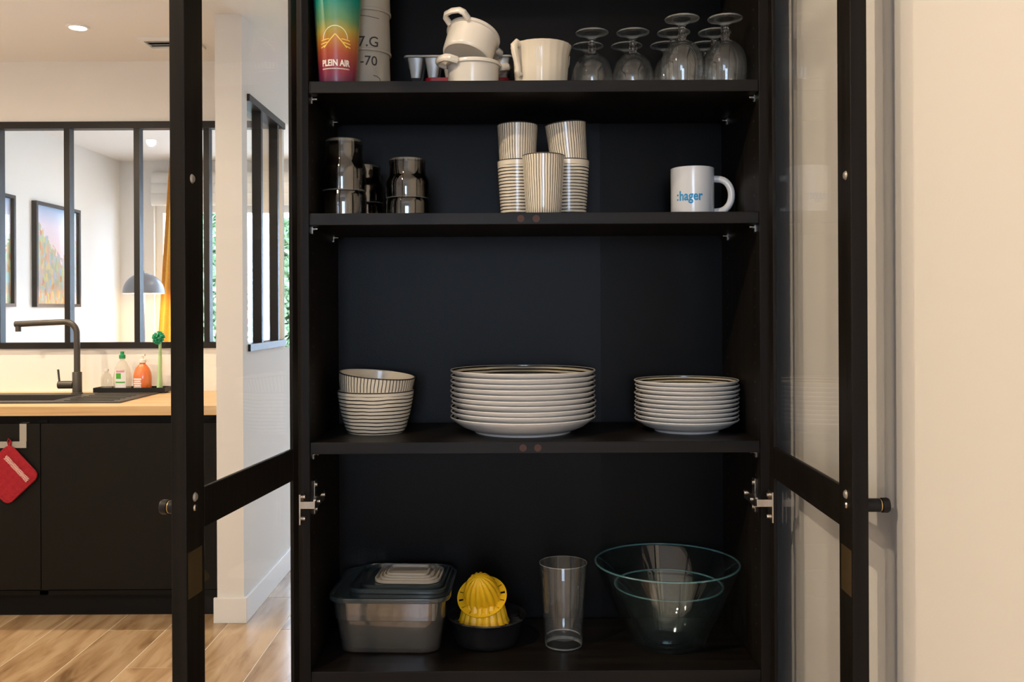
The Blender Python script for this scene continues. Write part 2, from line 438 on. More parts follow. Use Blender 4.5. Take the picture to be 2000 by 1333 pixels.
# short side wall that ends the kitchen (its end looks like a pillar), with a glazed opening
oy0, oy1, oz0, oz1 = 2.345, 2.955, 1.135, 2.216
g = G().box(PX0, PX1, PY0, oy0, 0, ZC).box(PX0, PX1, oy1, YK, 0, ZC).box(PX0, PX1, oy0, oy1, 0, oz0).box(PX0, PX1, oy0, oy1, oz1, ZC)
struct('wall_side', g, 'wall_paint', smooth=0)
struct('baseboard_side', G().box(PX1, PX1+0.014, PY0, YK+0.1, 0, 0.105).box(PX0-0.012, PX1+0.014, PY0-0.014, PY0, 0, 0.105), 'white_trim', bevel=0.002, smooth=0)
struct('baseboard_right', G().box(XR-0.014, XR, YF, 0.28, 0, 0.105), 'white_trim', bevel=0.002, smooth=0)

# glazing over the worktop: rails, mullions, panes
fr = 0.028
g = G().box(XL, PX1-0.02, YK-0.012, YK+0.045, vz0, vz0+0.03).box(XL, PX1-0.02, YK-0.012, YK+0.045, vz1-0.034, vz1)
glz = struct('window_3', g, 'black_steel', smooth=0)
mx = [-1.477 - 0.344*i for i in range(5)] + [-1.16]
for xx in mx:
    obj('mullion', G().box(xx-fr/2, xx+fr/2, YK-0.008, YK+0.040, vz0+0.03, vz1-0.034), 'black_steel', glz, smooth=0)
ms = sorted(mx)
for a, b in zip([XL]+ms, ms):
    obj('pane', G().box(a+0.005, b-0.005, YK+0.014, YK+0.018, vz0+0.02, vz1-0.02), 'pane_glass', glz, smooth=0)
g = G().box(PX0+0.02, PX1+0.012, oy0, oy1+0.02, oz0-0.012, oz0+0.018).box(PX0+0.02, PX1+0.012, oy0, oy1+0.02, oz1-0.03, oz1)
glz2 = struct('window_4', g, 'black_steel', smooth=0)
for yy in (2.575, 2.87):
    obj('mullion', G().box(PX1-0.040, PX1+0.002, yy-fr/2, yy+fr/2, oz0+0.018, oz1-0.03), 'black_steel', glz2, smooth=0)
for a, b in ((oy0, 2.575), (2.575, 2.87), (2.87, oy1)):
    obj('pane', G().box(PX1-0.022, PX1-0.018, a+0.004, b-0.004, oz0, oz1-0.015), 'pane_glass', glz2, smooth=0)

# ------------------------------------------------------------------ ceiling lights and vent
def downlight(x, y, watts, label, size=179, blend=0.35):
    t = thing('recessed_downlight', label, 'ceiling light', (x, y, ZC), group='recessed ceiling lights')
    obj('trim_ring', G().lathe([(0.036, -0.002), (0.036, -0.007), (0.046, -0.006), (0.050, 0.0), (0.036, 0.0)], 40, close=True), 'white_trim', t)
    obj('lens', G().lathe([(0, -0.005), (0.036, -0.004)], 32), 'downlight_glow', t)
    l = bpy.data.lights.new('downlight_beam', 'SPOT'); l.energy = watts; l.color = WARM; l.spot_size = R(size); l.spot_blend = blend; l.shadow_soft_size = 0.03
    o = bpy.data.objects.new('downlight_beam', l); C.objects.link(o); o.location = (0, 0, -0.02); o.parent = t
    return t
downlight(-0.88, -1.11, 57, 'round downlight in the ceiling before the open cabinet')
downlight(-1.85, 2.43, 62, 'bright round downlight in the ceiling above the kitchen sink', 128, 0.7)
downlight(-2.75, 2.43, 50, 'round downlight in the ceiling beyond the sink by the side wall', 128, 0.7)
downlight(-2.20, -0.80, 50, 'added unseen round downlight over the kitchen floor')  # added lamp out of view, brightens the ceiling by bounce
downlight(-2.55, 0.95, 78, 'added unseen round downlight beside the kitchen side wall')  # added lamp out of view, fills the kitchen floor and ceiling
downlight(-1.785, 5.28, 12, 'small round downlight in the ceiling of the room behind the glazing')

t = thing('air_vent', 'slotted white air vent in the ceiling above the worktop', 'air vent', (-1.53, 2.67, ZC))
obj('frame', G().box(-0.13, 0.13, -0.085, -0.055, -0.012, 0).box(-0.13, 0.13, 0.055, 0.085, -0.012, 0).box(-0.13, -0.11, -0.055, 0.055, -0.012, 0).box(0.11, 0.13, -0.055, 0.055, -0.012, 0), 'white_trim', t, smooth=0)
obj('backing', G().box(-0.11, 0.11, -0.055, 0.055, -0.003, 0), 'kitchen_dark', t, smooth=0)
for i in range(2):
    yy = -0.02 + 0.04*i
    obj('slat', G().add([(-0.11, yy-0.012, -0.010), (0.11, yy-0.012, -0.010), (0.11, yy+0.008, -0.003), (-0.11, yy+0.008, -0.003), (-0.11, yy-0.012, -0.008), (0.11, yy-0.012, -0.008), (0.11, yy+0.008, -0.001), (-0.11, yy+0.008, -0.001)], [(0,3,2,1), (4,5,6,7), (0,1,5,4), (2,3,7,6), (0,4,7,3), (1,2,6,5)]), 'white_trim', t, smooth=0)

# ------------------------------------------------------------------ tall cabinet
CX0, CX1 = -0.3325, 0.4274       # inner faces of the sides
BT = 0.020                       # board
DEP = 0.27                       # depth up to the back panel
SH = [(1.685, 'top'), (1.462, 'second'), (1.075, 'third'), (0.688, 'bottom')]
CB = (0.0475, 0.14, 0.0)
cab = thing('tall_cabinet', 'tall black wooden cabinet with shelves and two open glass doors', 'cabinet', CB)
inv = lambda v: (-CB[0], -CB[1], 0)
L0 = (-CB[0], -CB[1], 0)         # parts below are written in room coordinates
obj('side_panel', G().box(CX0-BT, CX0, 0, 0.282, 0, 2.02), 'black_wood', cab, L0, bevel=0.0012, smooth=0)
obj('side_panel', G().box(CX1, CX1+BT, 0, 0.282, 0, 2.02), 'black_wood', cab, L0, bevel=0.0012, smooth=0)
obj('top_panel', G().box(CX0, CX1, 0, 0.282, 2.0, 2.02), 'black_wood_shelf', cab, L0, bevel=0.001, smooth=0)
obj('base_panel', G().box(CX0, CX1, 0, 0.27, 0.075, 0.095), 'black_wood_shelf', cab, L0, bevel=0.001, smooth=0)
obj('plinth', G().box(CX0, CX1, 0.02, 0.04, 0, 0.075), 'black_wood_shelf', cab, L0, smooth=0)
# folded back: three leaves that do not lie quite flat
def leaf(xa, xb, yfun, n=14):
    f_ = [(xa+(xb-xa)*i/n, yfun(i/n)) for i in range(n+1)]
    ring = f_ + [(x_, y_+0.004) for x_, y_ in reversed(f_)]
    return G().loft([[(x_, y_, z_) for x_, y_ in ring] for z_ in (0.08, 2.01)])
for xa, xb, fn in ((CX0, -0.0900, lambda u: 0.2700+0.0040*u), (-0.0900, 0.1860, lambda u: 0.2740-0.0065*u**2.2), (0.1860, CX1, lambda u: 0.2690+0.0025*u)):
    obj('back_panel', leaf(xa, xb, fn), 'back_panel', cab, L0, smooth=30)
cap_x = {'second': (0.0250, 0.0510), 'third': (0.0270, 0.0520)}
for z, nm in SH + [(0.30, 'low')]:
    s = obj('shelf', G().box(CX0+0.001, CX1-0.001, 0.0, 0.262, z-0.020, z), 'black_wood_shelf', cab, L0, bevel=0.0009, smooth=0)
    for cx in cap_x.get(nm, ()):
        g = G().lathe([(0, 0), (0.0055, 0), (0.0062, 0.0006), (0, 0.0006)], 20).xform(Matrix.Translation((cx, 0.0003, z-0.0105)) @ Matrix.Rotation(R(90), 4, 'X'))
        obj('screw_cap', g, 'cap_brown', s, label='small brown screw cap')
    for px, sg in ((CX0, 1), (CX1, -1)):
        for py in (0.030, 0.225):
            g = G().tube([(px, py, z-0.0235), (px+sg*0.009, py, z-0.0235)], 0.0028, 10)
            g.box(min(px, px+sg*0.0015), max(px, px+sg*0.0015), py-0.005, py+0.005, z-0.032, z-0.0205)
            obj('shelf_pin', g, 'nickel', cab, L0)
# rows of drilled pin holes on the inner sides
g = G()
for px, sg in ((CX0, 1), (CX1, -1)):
    for py in (0.030, 0.225):
        for i in range(56):
            z = 0.18 + 0.032*i
            if any(abs(z-(zz-0.012)) < 0.022 for zz, _ in SH): continue
            g.add([(px+sg*0.0004, py+0.0022*math.cos(R(45*j)), z+0.0022*math.sin(R(45*j))) for j in range(8)], [tuple(range(8))])
obj('pin_holes', g, 'hole_dark', cab, L0, smooth=0, kind='stuff')
# concealed hinges
HZ = 0.0485
def hinge(xs, sg):
    """xs: inner face of side; sg: +1 for the side whose inside looks to +X"""
    X = lambda d: xs + sg*d
    def bx(g, a, b, y0, y1, z0, z1): return g.box(min(X(a), X(b)), max(X(a), X(b)), y0, y1, z0+HZ, z1+HZ)
    g = G()
    bx(g, -0.0085, -0.0060, -0.046, -0.020, 0.898, 0.948)                # flange of the hinge cup on the door
    bx(g, -0.0065, 0.0125, -0.022, -0.014, 0.9195, 0.9315)               # arm knuckle
    bx(g, 0.0085, 0.0125, -0.014, 0.060, 0.9175, 0.9335)                 # arm
    bx(g, 0.0005, 0.0085, 0.020, 0.062, 0.9195, 0.9315)
    bx(g, 0.0002, 0.0022, 0.028, 0.046, 0.900, 0.957)                    # mounting plate
    for z in (0.9075, 0.9495):
        g.tube([(X(0.002), 0.037, z+HZ), (X(0.0052), 0.037, z+HZ)], 0.0042, 12)
    g.tube([(X(0.0125), 0.046, 0.930+HZ), (X(0.0165), 0.046, 0.930+HZ)], 0.0040, 12)
    g.tube([(X(0.0125), 0.012, 0.9255+HZ), (X(0.0150), 0.012, 0.9255+HZ)], 0.0032, 12)
    for z in (0.905, 0.941):
        g.tube([(X(-0.006), -0.028, z+HZ), (X(-0.002), -0.028, z+HZ)], 0.0034, 12)
    return obj('hinge', g, 'nickel', cab, L0, bevel=0.0004, label='nickel concealed hinge')
hinge(CX0, 1); hinge(CX1, -1)
# doors
DW, DT, DZ0, DZ1, ST = 0.397, 0.020, 0.085, 2.000, 0.050
RZ0, RZ1 = 1.0195, 1.0715
def door(loc, ang, o, kl=1.0):
    """o=+1: outside of the door is at local +y; -1: at local -y.  local x runs from hinge to free edge"""
    y0, y1 = (0, DT) if o > 0 else (-DT, 0)
    t0, t1 = (0, 0.006) if o > 0 else (-0.006, 0)
    HS = 0.025                                                  # hinge stile
    g = G().box(DW-ST, DW, y0, y1, DZ0, DZ1).box(0, HS, t0, t1, DZ0, DZ1)
    g.box(HS, DW-ST, y0, y1, DZ0, DZ0+ST).box(HS, DW-ST, y0, y1, DZ1-ST, DZ1).box(HS, DW-ST, t0, t1, RZ0, RZ1)
    d = obj('door', g, 'black_wood', cab, (loc[0]-CB[0], loc[1]-CB[1], 0), (0, 0, ang), bevel=0.0012, smooth=0, label='black framed glass door swung open')
    yc = o*0.0075
    for za, zb in ((DZ0+ST-0.006, RZ0+0.006), (RZ1-0.006, DZ1-ST+0.006)):
        obj('glass_pane', G().box(HS-0.012, DW-ST+0.006, yc-0.0015, yc+0.0015, za, zb), 'pane_glass', d, smooth=0)
    xk, zk = DW-0.0235, 1.0505
    yo = o*DT
    g = G().lathe([(0, 0), (0.0085, 0), (0.0085, 0.021), (0.0072, 0.0215), (0.0072, 0.0235), (0.0092, 0.024), (0.0094, 0.031), (0.0084, 0.033), (0, 0.0335)], 28)
    g.xform(Matrix.Translation((xk, yo-o*(1-kl)*0.03, zk)) @ Matrix.Rotation(R(-90*o), 4, 'X'))
    kn = obj('knob', g, 'black_steel', d)
    g = G().lathe([(0.0074, 0.0216), (0.0080, 0.0219), (0.0080, 0.0232), (0.0074, 0.0235)], 28, close=True)
    g.xform(Matrix.Translation((xk, yo-o*(1-kl)*0.03, zk)) @ Matrix.Rotation(R(-90*o), 4, 'X'))
    g2 = g
    obj('knob_ring', g2, 'brass', d)
    for zz in (1.465, 1.0640):
        b = G().lathe([(0, 0.0026), (0.004, 0.0022), (0.006, 0.0)], 20).xform(Matrix.Translation((DW-0.0235 + (0.004 if zz > 1.2 else 0), 0, zz)) @ Matrix.Rotation(R(90*o), 4, 'X'))
        obj('bumper', b, 'brushed_grey', d)
    b = G().lathe([(0, 0.0024), (0.0035, 0.0018), (0.0046, 0.0)], 20).xform(Matrix.Translation((xk, 0, zk)) @ Matrix.Rotation(R(90*o), 4, 'X'))
    obj('knob_screw', b, 'nickel', d)
    yi = -o*0.0002
    obj('sticker', G().box(DW-0.042, DW-0.004, min(yi, -yi*0), max(yi, -yi*0), 0.940, 0.998), 'sticker_brown', d, smooth=0)
    return d
aL, aR = R(7.2), R(1.7)
door((-0.347, -0.020), math.atan2(-math.cos(aL), -math.sin(aL)), -1, 0.72)
door((0.4373, -0.020), math.atan2(-math.cos(aR), -math.sin(aR)), 1)

# ------------------------------------------------------------------ china with black lines
def shell(outer, thick, n=64, m_out=0, m_in=1, bottom=None):
    """open vessel: outer profile [(r,z)] from foot to rim, wall of given thickness"""
    b = bottom if bottom else thick*1.3
    prof = [(0, outer[0][1]+0.0015, m_out), (outer[0][0]*0.86, outer[0][1]+0.0015, m_out)] + [(r, z, m_out) for r, z in outer]
    r, z = outer[-1]
    prof[-1] = (r, z, m_in)
    inner = [(r-thick*0.5, z+thick*0.25, m_in)]
    for rr, zz in reversed(outer):
        zi = max(zz, outer[0][1]+b)
        if rr-thick > 0: inner.append((rr-thick, zi if zz < outer[-1][1] else zz-0.0006, m_in))
    inner.append((0, outer[0][1]+b, m_in))
    return G().lathe(prof+inner, n)
def interp(pf):
    def f(z):
        if z <= pf[0][1]: return pf[0][0]
        for (r0, z0), (r1, z1) in zip(pf, pf[1:]):
            if z <= z1: return r0+(r1-r0)*(z-z0)/max(1e-9, z1-z0)
        return pf[-1][0]
    return f
cup_prof = [(0.0290, 0.0), (0.0300, 0.0015), (0.0312, 0.012), (0.0338, 0.052), (0.0360, 0.090), (0.0368, 0.1035)]
def rim_line(r, z, th): return G().lathe([(r+0.0003, z-0.0012), (r+0.0003, z), (r-th*0.4, z+0.0007), (r-th*0.4, z+0.0002)], 64, close=True)
cup_meshes = {}
for nm in ('cup_vertical', 'cup_rings'):
    cup_meshes[nm] = mesh_of('cup_body', shell(cup_prof, 0.0039), [nm, 'cream_china'])
rim_mesh = mesh_of('rim_line', rim_line(0.0368, 0.1035, 0.0032), 'print_black')
def seat(x, y, zrim, h, rx, ry):
    """base point of a vessel leaning by rx, ry whose axis passes the rim below at height h of its own"""
    d = Matrix.Rotation(R(ry), 3, 'Y') @ Matrix.Rotation(R(rx), 3, 'X') @ Vector((0, 0, h))
    return (x-d.x, y-d.y, zrim-d.z)
def cup(nm, loc, label, rot=(0, 0, 0)):
    t = thing('striped_cup', label, 'cup', loc, rot, 'striped cups on the second shelf')
    obj('body', cup_meshes[nm], None, t); obj('rim_line', rim_mesh, None, t)
    return t
Z1, Z2, Z3, Z4 = 1.685, 1.462, 1.075, 0.688
cup('cup_vertical', (0.0655, 0.050, Z2), 'cream cup with vertical black lines standing before the two cup stacks', (0, 0, 0.3))
cup('cup_rings', (0.0215, 0.111, Z2), 'cream cup with horizontal black rings under an upright cup', (0, 0, 0.8))
cup('cup_vertical', (0.0215, 0.111, Z2+0.0652), 'cream cup with vertical lines set level on a ringed cup', (0, 0, 1.9))
cup('cup_rings', (0.1140, 0.108, Z2), 'cream cup with horizontal black rings under a tilted cup', (0, 0, 2.6))
cup('cup_vertical', seat(0.1140, 0.108, Z2+0.1035, 0.0370, 2, -5.5), 'cream cup with vertical lines sitting tilted on a ringed cup', (R(2), R(-5.5), 0))

bowl_prof = [(0.0500, 0.0), (0.0520, 0.002), (0.0560, 0.010), (0.0630, 0.035), (0.0680, 0.062), (0.0695, 0.0765)]
def china_bowl(nm, loc, label, rot=(0, 0, 0)):
    t = thing('striped_bowl', label, 'bowl', loc, rot, 'striped bowls on the third shelf')
    obj('body', shell(bowl_prof, 0.0035, 72), [nm, 'cream_china'], t)
    obj('rim_line', rim_line(0.0695, 0.0765, 0.0035), 'print_black', t)
    return t
china_bowl('bowl_rings', (-0.2400, 0.135, Z3), 'cream bowl with black rings, underneath the tilted bowl')
china_bowl('bowl_vertical', seat(-0.2400, 0.135, Z3+0.0765, 0.0475, 2, 5.5), 'cream bowl with vertical black lines, tilted on top of the ringed bowl', (R(2.0), R(5.5), 0))

ORD = ['topmost', 'second from the top', 'third from the top', 'fourth from the top', 'fifth from the top', 'sixth from the top', 'seventh from the top', 'third from the bottom', 'second from the bottom', 'bottom one']
def plate_mesh(rad, foot, h, well):
    th = 0.0024
    d = rad-foot
    o = [(foot+d*0.30, 0.0035+(h-0.0035)*0.13), (foot+d*0.60, 0.0035+(h-0.0035)*0.37), (foot+d*0.85, 0.0035+(h-0.0035)*0.70), (rad-0.0012, h-0.0035)]
    pr = [(0, 0.003, 0), (foot-0.006, 0.003, 0), (foot-0.005, 0.0, 0), (foot, 0.0, 0), (foot+0.002, 0.0035, 0)] + [(a, b, 0) for a, b in o] + [(rad, h-0.0012, 0), (rad-0.0008, h, 0), (rad-0.0030, h-0.0006, 1)]
    pr += [(a-th*0.8, b+th*0.6, 1) for a, b in reversed(o)] + [(foot+0.004, well, 1), (foot-0.002, well, 1), (0, well-0.0001, 1)]
    return mesh_of('plate', G().lathe(pr, 96), ['white_china', 'plate_rings'])
def plate_stack(mesh, cx, cy, n, pitch, what, group):
    for i in range(n):
        dx, dy = random.uniform(-0.0013, 0.0013), random.uniform(-0.0012, 0.0012)
        o = obj('plate', mesh, None, None, (cx+dx, cy+dy, Z3+pitch*i), (R(random.uniform(-0.12, 0.12)), R(random.uniform(-0.15, 0.15)), random.uniform(0, 6)))
        k = n-1-i
        tag(o, f'white {what} plate, {ORD[k]} of its stack' + (', black rings on its face' if k == 0 else ''), 'plate', group)
plate_stack(plate_mesh(0.1330, 0.088, 0.0300, 0.0094), 0.0300, 0.1350, 10, 0.0093, 'dinner', 'stack of dinner plates')
plate_stack(plate_mesh(0.0948, 0.058, 0.0235, 0.0079), 0.3300, 0.136, 10, 0.0078, 'dessert', 'stack of dessert plates')

# ------------------------------------------------------------------ white mug with lettering
mug = thing('mug', 'white mug with blue lettering standing alone on the second shelf', 'mug', (0.3450, 0.150, Z2))
mp = [(0.0365, 0.0), (0.0385, 0.002), (0.0395, 0.006), (0.0398, 0.0945)]
obj('body', shell(mp, 0.0035, 64), ['mug_white', 'mug_white'], mug)
pts = []
for i in range(19):
    a = R(100 - 200*i/18)
    pts.append((0.0385 + 0.004 + 0.0285*max(0, math.cos(a))**0.8, 0, 0.045 + 0.030*math.sin(a)))
pts = [(0.036, 0, 0.0755)] + pts[1:-1] + [(0.036, 0, 0.0135)]
g = G().tube(pts, 0.0052, 12, flat=1.25)
obj('handle', g, 'mug_white', mug, rot=(0, 0, R(-6)))
v, f = text_geo('hager', 0.0245, 0.0006, 0.0435)
g = G().add(wrap(v, interp(mp), R(-106), 0.033), f)
for zz in (0.0345, 0.0430):
    v, f = stroke(seg((-0.0268, zz), (-0.0238, zz), 3), 0.003)
    g.add(wrap([(p[0], p[1]-0.033, 0) for p in v], interp(mp), R(-106), 0.033), f)
obj('lettering', g, 'print_blue', mug, smooth=0, label='blue lettering reading hager')

# ------------------------------------------------------------------ smoked tumblers, nested upside down
sp_out = [(0.0385, 0.0, 1), (0.0390, 0.0022, 0), (0.0394, 0.036, 0), (0.0386, 0.0415, 0), (0.0352, 0.0500, 0), (0.0330, 0.0580, 0), (0.0326, 0.0680, 0), (0.0334, 0.0850, 1), (0.0330, 0.0890, 1), (0.0312, 0.0905, 0)]
sp_in = [(0, 0.0830), (0.0285, 0.0820), (0.0300, 0.066), (0.0306, 0.0575), (0.0328, 0.0495), (0.0362, 0.0410), (0.0372, 0.036), (0.0366, 0.0)]
facet = lambda a, z, r: 1 + 0.006*math.cos(10*a)
smk = mesh_of('smoked_tumbler', G().lathe(sp_out + [(0, 0.0905)], 60, mod=facet).lathe(sp_in, 60, mod=facet).lathe([(0.0366, 0.0, 1), (0.0385, 0.0, 1)], 60, mod=facet), ['thin_smoked', 'smoked_edge'])
def smoked(x, y, pitch, k, where):
    for i in range(2):
        o = obj('smoked_tumbler', smk, None, None, (x, y, Z2+pitch*i), (0, 0, 0.3*i)); o.scale = k
        tag(o, f'smoked glass tumbler upside down, {("lower", "upper")[i]} one {where}', 'glass', 'smoked tumblers on the second shelf')
smoked(-0.2890, 0.095, 0.0477, (1, 1, 1.03), 'of the tall pair by the cabinet side')
smoked(-0.1780, 0.115, 0.0370, (1, 1, 0.80), 'of the short pair standing apart')
smoked(-0.2700, 0.192, 0.0370, (1, 1, 0.80), 'of the pair hidden behind the tall pair')

# ------------------------------------------------------------------ stemmed glasses upside down
oz = [(0.0335, 0.0), (0.0362, 0.020), (0.0372, 0.034), (0.0358, 0.048), (0.0310, 0.062), (0.0220, 0.0735), (0.0120, 0.0795), (0.0072, 0.0820), (0.0066, 0.0850), (0.0082, 0.0885), (0.0066, 0.0920), (0.0058, 0.0990), (0.0064, 0.1050), (0.0100, 0.1095), (0.0200, 0.1135), (0.0295, 0.1165), (0.0302, 0.1178), (0.0295, 0.1190), (0.0150, 0.1172), (0, 0.1165)]
iz = [(0, 0.0765), (0.0090, 0.0755), (0.0195, 0.0710), (0.0288, 0.0605), (0.0338, 0.0475), (0.0354, 0.034), (0.0345, 0.020), (0.0319, 0.0)]
oz = [(p[0], p[1], 2 if p[0] > 0.029 and p[1] > 0.11 else 1 if 0.079 < p[1] < 0.105 else 0) for p in oz]
wine = mesh_of('stemmed_glass', G().lathe(oz, 48).lathe(iz, 48).lathe([(0.0319, 0), (0.0327, -0.0003), (0.0335, 0)], 48), ['thin_glass', 'clear_glass', 'edge_highlight_glass'])
cols = [(0.1585, ((0.128, 'front'), (0.214, 'rear')), 'first'), (0.2332, ((0.128, 'front'), (0.214, 'rear')), 'second'),
        (0.3080, ((0.050, 'front'), (0.130, 'middle'), (0.212, 'rear')), 'third'), (0.3830, ((0.050, 'front'), (0.130, 'middle'), (0.212, 'rear')), 'fourth')]
for cx, rows, cn in cols:
    for yy, rn in rows:
        o = obj('stemmed_glass', wine, None, None, (cx, yy, Z1))
        tag(o, f'upside-down stemmed glass, {rn} of the {cn} file from the cream handled bowl', 'wine glass', 'stemmed glasses on the top shelf')

# ------------------------------------------------------------------ printed cups on the top shelf
fp = [(0.0305, 0.0), (0.0312, 0.003), (0.0322, 0.012), (0.0418, 0.168)]
fc = thing('festival_cup', 'plastic cup with green to purple print reading PLEIN AIR', 'cup', (-0.2890, 0.035, Z1))
obj('body', shell(fp, 0.0015, 64), ['festival_print', 'paper_cup'], fc)
F = interp(fp); A0 = R(-86)
g = G(); v, f = text_geo('PLEIN AIR', 0.0145, 0.0005, 0.050); g.add(wrap(v, F, A0, 0.0270), f)
for i in range(22):
    xx = -0.0235 + 0.047*i/21
    v, f = stroke([(xx-0.0007, 0), (xx+0.0007, 0)], 0.0018); g.add(wrap(v, F, A0, 0.0222), f)
obj('lettering', g, 'print_white', fc, smooth=0, label='white lettering reading PLEIN AIR')
g = G()
arc = [(0.0215*math.cos(R(180*i/24)), 0.0215*math.sin(R(180*i/24))+0.004) for i in range(25)]
v, f = stroke(arc, 0.0016); g.add(wrap(v, F, A0, 0.068), f)
obj('sun_arc', g, 'print_pale', fc, smooth=0)
g = G()
for sgn in (-1, 1):
    v, f = stroke(seg((0, 0.012), (sgn*0.020, -0.010), 8), 0.0019); g.add(wrap(v, F, A0, 0.068), f)
    for j, (xa, xb) in enumerate(((0.0105, 0.026), (0.0135, 0.027), (0.018, 0.027))):
        v, f = stroke(seg((sgn*xa, 0.004-j*0.0055), (sgn*xb, 0.002-j*0.0060), 6), 0.0017); g.add(wrap(v, F, A0, 0.068), f)
obj('mountain_lines', g, 'print_yellow', fc, smooth=0)

wp = [(0.0432, 0.0), (0.0440, 0.001), (0.0440, 0.004), (0.0425, 0.0055), (0.0385, 0.150), (0.0375, 0.152)]
wi = [(0, 0.1505), (0.0365, 0.1495), (0.0405, 0.0055), (0.0410, 0.0)]
def paper_cup(i, where):
    t = thing('paper_cup', f'greyish paper cup with black handwriting, upside down, {where} of its nest', 'cup', (-0.2500, 0.112, Z1+0.072*i), (0, 0, 0.2*i), 'paper cups on the top shelf')
    obj('body', G().lathe(wp+[(0, 0.152)]+wi+[(0.0432, 0.0)], 56), 'paper_cup', t)
    return t
W = interp([(0.0425, 0.0055), (0.0385, 0.150)])
t = paper_cup(0, 'bottom one')
g = G(); v, f = text_geo('-70', 0.024, 0.0002); g.add(wrap(v, W, R(-77), 0.046), f)
v, f = stroke([(0.008, 0.022), (0.014, 0.0215), (0.020, 0.018), (0.022, 0.012)], 0.0012); g.add(wrap(v, W, R(-77), 0.006), f)
obj('handwriting', g, 'print_black', t, smooth=0, label='black handwritten figures')
t = paper_cup(1, 'upper one')
g = G(); v, f = text_geo('7.G', 0.026, 0.0002); g.add(wrap(v, W, R(-89), 0.007), f)
obj('handwriting', g, 'print_black', t, smooth=0, label='black handwritten figures')
v, f = stroke(seg((-0.016, 0.062), (0.020, 0.058), 10), 0.0010); obj('pen_stroke', G().add(wrap(v, W, R(-89), 0.0), f), 'print_black', t, smooth=0)
paper_cup(2, 'topmost')

# ------------------------------------------------------------------ tray, ramekins, cream bowl on the top shelf
rb = tag(obj('red_tub', G().loft([rrect(0.150, 0.070, 0.012, z) for z in (0, 0.004)] + [rrect(0.160, 0.078, 0.014, z) for z in (0.046, 0.050)]), 'red_plastic', None, (-0.0720, 0.214, Z1), bevel=0.001), 'red plastic tub beneath the white ice tray', 'tub')
tr = thing('ice_tray', 'translucent white ice cube tray lying behind the ramekins', 'ice tray', (-0.0880, 0.214, Z1+0.050))
obj('rim', G().loft([rrect(0.205, 0.094, 0.010, z) for z in (0.036, 0.040)]), 'tray_plastic', tr, bevel=0.001)
for i in range(6):
    for j in range(2):
        g = G().loft([rrect(0.017, 0.026, 0.003, 0.0, 4), rrect(0.029, 0.040, 0.004, 0.037, 4)])
        obj('cube_cup', g, 'tray_plastic', tr, (-0.081+0.0325*i, -0.022+0.044*j, 0))

def ramekin(loc, rot, label, hz):
    t = thing('ramekin', label, 'ramekin', loc, rot, 'small white ramekins on the top shelf')
    pr = [(0.0415, 0.0), (0.0435, 0.0015), (0.0450, 0.006), (0.0455, 0.044), (0.0462, 0.0455), (0.0490, 0.0465), (0.0494, 0.0495), (0.0485, 0.0525)]
    obj('body', shell(pr, 0.0042, 64, 0, 0), 'ramekin_china', t)
    for a in (0, 180):
        pts = [(0.0440, -0.0215, 0.0485), (0.0580, -0.0210, 0.0510), (0.0640, -0.015, 0.0525), (0.0660, 0, 0.0530), (0.0640, 0.015, 0.0525), (0.0580, 0.0210, 0.0510), (0.0440, 0.0215, 0.0485)]
        obj('handle', G().tube(pts, 0.0045, 10, flat=1.5), 'ramekin_china', t, rot=(0, 0, R(a+hz)))
    return t
ramekin((-0.0570, 0.093, Z1), (0, 0, 0), 'small white ramekin with lug handles standing on the top shelf', 211)
ramekin((-0.0690, 0.088, Z1+0.0611), (R(-20), R(15), 0), 'small white ramekin tipped over into the ramekin below it', 230)

cb = thing('cream_bowl', 'cream fluted bowl with scrolled ear handles between ramekins and stemmed glasses', 'bowl', (0.0640, 0.090, Z1))
pr = [(0.0400, 0.0), (0.0425, 0.002), (0.0460, 0.012), (0.0480, 0.040), (0.0490, 0.060), (0.0515, 0.072), (0.0545, 0.0800)]
prof = [(0, 0.002)] + pr + [(0.0535, 0.0815), (0.0510, 0.0795), (0.0465, 0.070), (0.0445, 0.058), (0.0430, 0.030), (0.0400, 0.010), (0, 0.008)]
obj('body', G().lathe(prof, 96, mod=lambda a, z, r: 1+0.006*math.cos(24*a)*(1 if r > 0.03 else 0)), 'cream_china', cb)
for a in (220, 40):
    pts = [(0.0500, 0, 0.076), (0.0580, 0, 0.079), (0.0630, 0, 0.074), (0.0625, 0, 0.062), (0.0580, 0, 0.048), (0.0545, 0, 0.036), (0.0555, 0, 0.029), (0.0520, 0, 0.024), (0.0460, 0, 0.026)]
    obj('handle', G().tube(pts, [0.0062, 0.0068, 0.0066, 0.0058, 0.0054, 0.0052, 0.0058, 0.0054, 0.0040], 12, flat=1.0), 'cream_china', cb, rot=(0, 0, R(a)))
v, f = stroke([(-0.0035+0.0035*math.cos(R(a))+0.0035, 0.012*math.sin(R(a))) for a in range(0, 361, 20)], 0.0009)
g = G().add(wrap(v, lambda z: interp(pr)(z)*1.006, R(-97), 0.056), f)
obj('moulded_loop', g, 'white_china', cb, smooth=0)

